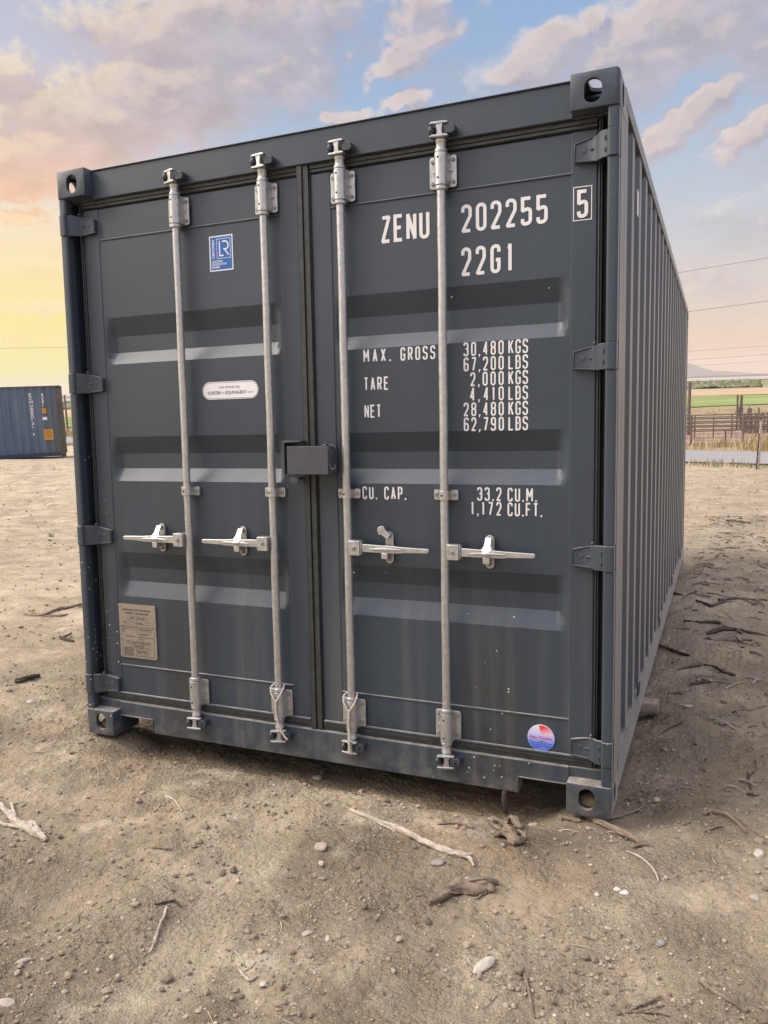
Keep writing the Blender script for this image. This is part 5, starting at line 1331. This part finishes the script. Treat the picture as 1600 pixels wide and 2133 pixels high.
# distant hill
m = MB(); NX, NY = 90, 10; v = []; D0 = 7200.0
prof = [(-9000, 0), (-6500, 6), (-3000, 8), (0, 10), (1500, 90), (2350, 118), (2700, 112), (2790, 110), (2900, 70), (3010, 38), (3080, 30), (3180, 34), (3290, 12), (3420, 0), (9000, 0)]
def hp(l):
    for (a, ha), (b, hb) in zip(prof, prof[1:]):
        if a <= l <= b: return ha + (hb - ha) * (l - a) / (b - a)
    return 0
from mathutils import noise as mn
for i in range(NX + 1):
    l = -7000 + 10600 * i / NX
    for k in range(NY + 1):
        t = k / NY; h = hp(l) * math.sin(math.pi * t) ** .8 * (1 + .12 * mn.noise(Vector((l * .004, t * 6, 0)))) - 3
        q = CG + FH * (D0 + 1800 * (t - .5)) + RH * (l * (D0 + 1800 * (t - .5)) / D0); v.append((q.x, q.y, ZR + h))
m.add(v, [(i * (NY + 1) + k, (i + 1) * (NY + 1) + k, (i + 1) * (NY + 1) + k + 1, i * (NY + 1) + k + 1) for i in range(NX) for k in range(NY)])
tag(m.build('hills', mat_plain('hill_rock', (.13, .12, .10), .95, 0, .3, .004), None, 0, 80), kind='structure')

# ------------------------------------------------------------------ fences, posts, wires
WOODP = mat_wood('old_post_wood', (.12, .095, .08), (.20, .16, .13), (.06, .05, .045), .15); TANP = mat_wood('tan_post_wood', (.33, .25, .19), (.42, .33, .26), (.2, .15, .11), .15)
PIPE = mat_plain('rusty_pipe', (.17, .115, .10), .6, .2, .3, 3); WIRE = mat_plain('grey_wire', (.13, .115, .11), .6); STEEL = mat_plain('dark_steel_post', (.035, .028, .028), .6)
def gp(u, d):
    q = at_depth(u, 900, d); return Vector((q.x, q.y, gz(q.x, q.y)))
def ztop(u, v, d): return at_depth(u, v, d).z
def post(m, u, d, vtop, r, n=8, lean=0.0):
    p = gp(u, d); z = ztop(u, vtop, d); m.tube([p - Vector((0, 0, .15)), (p.x + lean, p.y, z)], [r, r * .92], n); return p, z
def rail_fence(name, label, us, d, vtops, rails, r):
    o = empty(name, label, 'fence', gp(us[0], d)); base = o.location.copy()
    def put(m, nm, mat): ob = m.build(nm, mat, o); ob.location = -base; return ob
    for u, vt in zip(us, vtops): m = MB(); post(m, u, d, vt, .055 if name == 'pipe_fence' else .04); put(m, 'post', PIPE)
    for (va, vb) in rails:
        m = MB(); m.tube([at_depth(us[0] - 8, va, d), at_depth(us[-1] + 8, vb, d)], r, 7); put(m, 'rail', PIPE)
rail_fence('pipe_fence', 'nearer brown pipe rail fence of the corral past the road', [1392, 1440, 1548, 1640], 38.3, [864, 865, 862, 860], [(866.5, 860), (874, 868), (883, 877), (891, 885.5), (900, 893)], .03)
rail_fence('panel_fence', 'farther brown rail fence inside the corral', [1410, 1447, 1486, 1524, 1575, 1625], 42.5, [866, 865, 867, 862, 863, 862], [(870, 866), (879, 875), (888, 883), (896, 891)], .028)
pk = empty('picket_pen', 'dark upright picket pen at the right of the corral', 'pen', gp(1553, 45)); bl_ = pk.location.copy()
for i, u in enumerate([1552, 1556, 1561, 1566, 1572, 1578.5, 1585, 1591.5, 1598, 1605, 1612, 1620]):
    m = MB(); post(m, u, 45, 860 + (i * 37 % 5) - (3 if i in (4, 8) else 0), .055, 6, .02 * (i % 3 - 1)); ob = m.build('picket', WOODP, pk); ob.location = -bl_
for vr_ in (872, 890):
    m = MB(); m.tube([at_depth(1550, vr_, 44.9), at_depth(1624, vr_ - 2.5, 44.9)], .04, 6); ob = m.build('rail', WOODP, pk); ob.location = -bl_
def lone(name, label, cat, u, d, vt, r, mat, group=None, lean=0.0):
    m = MB(); p, z = post(m, u, d, vt, r, 9, lean); o = m.build(name, mat); tag(o, label, cat, group); return o
lone('wooden_post', 'tall dark wooden post hard against the far corner of the grey container', 'post', 1434, 45, 795, .10, WOODP)
lone('wooden_post', 'left of two tall slim posts rising above the corral', 'post', 1534, 48, 823, .07, WOODP, 'pair of tall corral posts')
lone('wooden_post', 'right of two tall slim posts rising above the corral', 'post', 1542.3, 48, 822.5, .08, WOODP, 'pair of tall corral posts')
for i, (u, vt) in enumerate([(1537.5, 847), (1544.5, 848), (1557.2, 850), (1559.5, 842), (1563, 850), (1579, 849), (1588, 858), (1598, 857)]):
    lone('wooden_post', ['short post just right of the taller slim pair\'s left post', 'stubby post beside the right one of the slim pair', 'dark stub right of the slim pair, paired with the thin rod', 'thin rod sticking up between two stubs', 'dark stub right of the thin rod', 'wide stub above the picket pen', 'low stub far right behind the pickets', 'last low stub at the frame edge behind the pickets'][i], 'post', u, 62, vt, .075 if i != 3 else .03, WOODP, 'short posts in the dry grass')
lone('wooden_post', 'pale leaning wooden post near the road at the right edge', 'post', 1582.8, 27.8, 876, .038, TANP, None, .03)
lone('steel_post', 'dark steel post standing against the pale post by the road', 'post', 1579, 27.6, 903, .026, STEEL, None, .04)
wf = empty('wire_fence', 'thin woven wire fence along the far side of the road', 'fence', gp(1400, 36.6)); bl_ = wf.location.copy()
m = MB()
for v in (903, 910, 917, 924): m.tube([at_depth(1395 + 10 * k, v + .6 - .02 * k + .5 * math.sin(k), 36.6) for k in range(25)], .006, 4)
for u in range(1400, 1640, 19): m.tube([at_depth(u, 901, 36.6), at_depth(u, 928, 36.6)], .005, 4)
ob = m.build('wire_mesh', WIRE, wf); ob.location = -bl_
for u in (1420, 1512, 1612): m = MB(); post(m, u, 36.8, 896, .03); ob = m.build('post', STEEL, wf); ob.location = -bl_
# utility wires
def wire(pa, pb, ext0, ext1, r, label, sag=.25):
    a, b = Vector(pa), Vector(pb); d = (b - a); A = a - d * ext0; B = b + d * ext1; n = 24; m = MB()
    m.tube([A.lerp(B, i / n) for i in range(n + 1)], r, 5); tag(m.build('power_line', WIRE), label, 'wire')
wire(at_depth(1425, 566, 36), at_depth(1600, 537, 33), 2.2, 2, .011, 'highest overhead wire crossing the sky at the right')
wire(at_depth(1436, 649, 36), at_depth(1600, 627, 33), 2.2, 2, .011, 'second highest overhead wire at the right')
wire(at_depth(1436, 732, 110), at_depth(1600, 720, 97), 2, 1.5, .016, 'uppermost of three faint distant wires low at the right')
wire(at_depth(1436, 750, 110), at_depth(1600, 738, 97), 2, 1.5, .016, 'middle one of three faint distant wires low at the right')
wire(at_depth(1436, 762.5, 110), at_depth(1600, 752, 97), 2, 1.5, .016, 'lowest of three faint distant wires low at the right')
wire(at_depth(-60, 726, 60), at_depth(160, 723.5, 60), 1, 1, .012, 'single faint wire in the yellow sky at the left')
lone('utility_pole', 'thin far pole in the gap between the two containers', 'pole', 141.5, 75, 822, .09, WOODP)

# ------------------------------------------------------------------ grass
def grass(name, N, s0, s1, hmin, hmax, cols, along=(-80, 40), label='', dens=True):
    a = rs.uniform(along[0], along[1], N * 2); s = rs.uniform(s0, s1, N * 2)
    x = RP1.x + RD.x * a + RN.x * s; y = RP1.y + RD.y * a + RN.y * s
    k = rs.rand(N * 2) < np.clip(.45 + 1.5 * pn(x * .45, y * .45, 91), .04, 1); x, y = x[k][:N], y[k][:N]; n = len(x)
    h = rs.uniform(hmin, hmax, n) * (.7 + .6 * np.clip(.5 + pn(x * .3, y * .3, 95), 0, 1)); A = rs.uniform(0, 6.283, n); w = rs.uniform(.006, .016, n) * (1 + hmax)
    lx, ly = rs.randn(n) * .22 * h, rs.randn(n) * .22 * h; z = gh(x, y) - .02
    P = np.zeros((n, 5, 3)); cx, cy = np.cos(A) * w, np.sin(A) * w
    P[:, 0] = np.stack([x - cx, y - cy, z], -1); P[:, 1] = np.stack([x + cx, y + cy, z], -1)
    P[:, 2] = np.stack([x + lx * .4 + cx * .7, y + ly * .4 + cy * .7, z + h * .6], -1); P[:, 3] = np.stack([x + lx * .4 - cx * .7, y + ly * .4 - cy * .7, z + h * .6], -1); P[:, 4] = np.stack([x + lx, y + ly, z + h], -1)
    f = np.array([[0, 1, 2], [0, 2, 3], [3, 2, 4]])[None] + (np.arange(n) * 5)[:, None, None]
    me = bpy.data.meshes.new(name); fill_mesh(me, P.reshape(-1, 3).astype(np.float32), f.reshape(-1, 3), 3)
    c = np.array(cols)[rs.randint(0, len(cols), n)] * rs.uniform(.75, 1.2, (n, 1)); ca = me.attributes.new('Col', 'FLOAT_COLOR', 'POINT'); cc = np.ones((n, 5, 4), np.float32); cc[..., :3] = c[:, None, :]; ca.data.foreach_set('color', cc.ravel())
    o = bpy.data.objects.new(name, me); COL.objects.link(o); me.materials.append(GRASSM); tag(o, label, 'grass', kind='stuff'); return o
GRASSM = mat_attr('dry_grass_tones', .9, 0)
gold = [(.50, .36, .17), (.58, .44, .24), (.42, .31, .15), (.36, .34, .12), (.48, .38, .22)]
grass('tall_grass', 20000, 5.3, 7.6, .25, .75, gold, label='tall golden dry grass along the far edge of the road')
grass('verge_grass', 9000, -1.7, -.15, .10, .34, [(.50, .40, .26), (.42, .33, .2), (.30, .29, .14), (.20, .23, .10)], label='short dry weeds along the near edge of the road')
grass('pasture_weeds', 12000, 14, 46, .15, .5, [(.40, .33, .16), (.26, .28, .11), (.20, .26, .09), (.48, .37, .2)], along=(-110, 60), label='mixed green and straw coloured weeds behind the corral')
def tuft(u, v, h, n, label, seed):
    p = G_(u, v); rnd = random.Random(seed); m = MB()
    for i in range(n):
        a = rnd.uniform(0, 6.28); l = rnd.uniform(.3, 1) * h; w = .0022; q = p + Vector((rnd.gauss(0, .25 * h), rnd.gauss(0, .25 * h), -.004)); tip = q + Vector((math.cos(a) * l * .5, math.sin(a) * l * .5, l)); s_ = Vector((-math.sin(a), math.cos(a), 0)) * w
        mid = q.lerp(tip, .5) + Vector((0, 0, l * .1)); m.add([q - s_, q + s_, mid + s_ * .8, mid - s_ * .8, tip], [(0, 1, 2, 3), (3, 2, 4)])
    tag(m.build('weed_tuft', mat_plain('weed_green_%d' % seed, (.10, .13, .06), .8), None, 0, 80), label, 'weed', 'small weeds on the dirt lot')
tuft(108, 1118, .10, 34, 'small green weed sprouting on the sunlit lot, the largest at left', 1); tuft(65, 1046, .12, 12, 'thin weed shoot standing alone far out at the left', 2); tuft(113, 979, .13, 20, 'low grey green weed nearest the blue container', 3)

# ------------------------------------------------------------------ air
m = MB(); m.box(-9900, 9900, -9900, 9900, -4.0, 172.0)
hz = m.build('haze', bpy.data.materials.new('pale_air')); hm = hz.data.materials[0]; hm.use_nodes = True
hn = hm.node_tree.nodes; hn.clear(); ho = hn.new('ShaderNodeOutputMaterial'); hv = hn.new('ShaderNodeVolumePrincipled')
hv.inputs['Color'].default_value = (.95, .86, .80, 1); hv.inputs['Density'].default_value = 1.0e-4; hv.inputs['Anisotropy'].default_value = .0
hm.node_tree.links.new(hv.outputs[0], ho.inputs['Volume']); tag(hz, kind='stuff'); hz['label'] = 'thin pale haze over the whole plain'
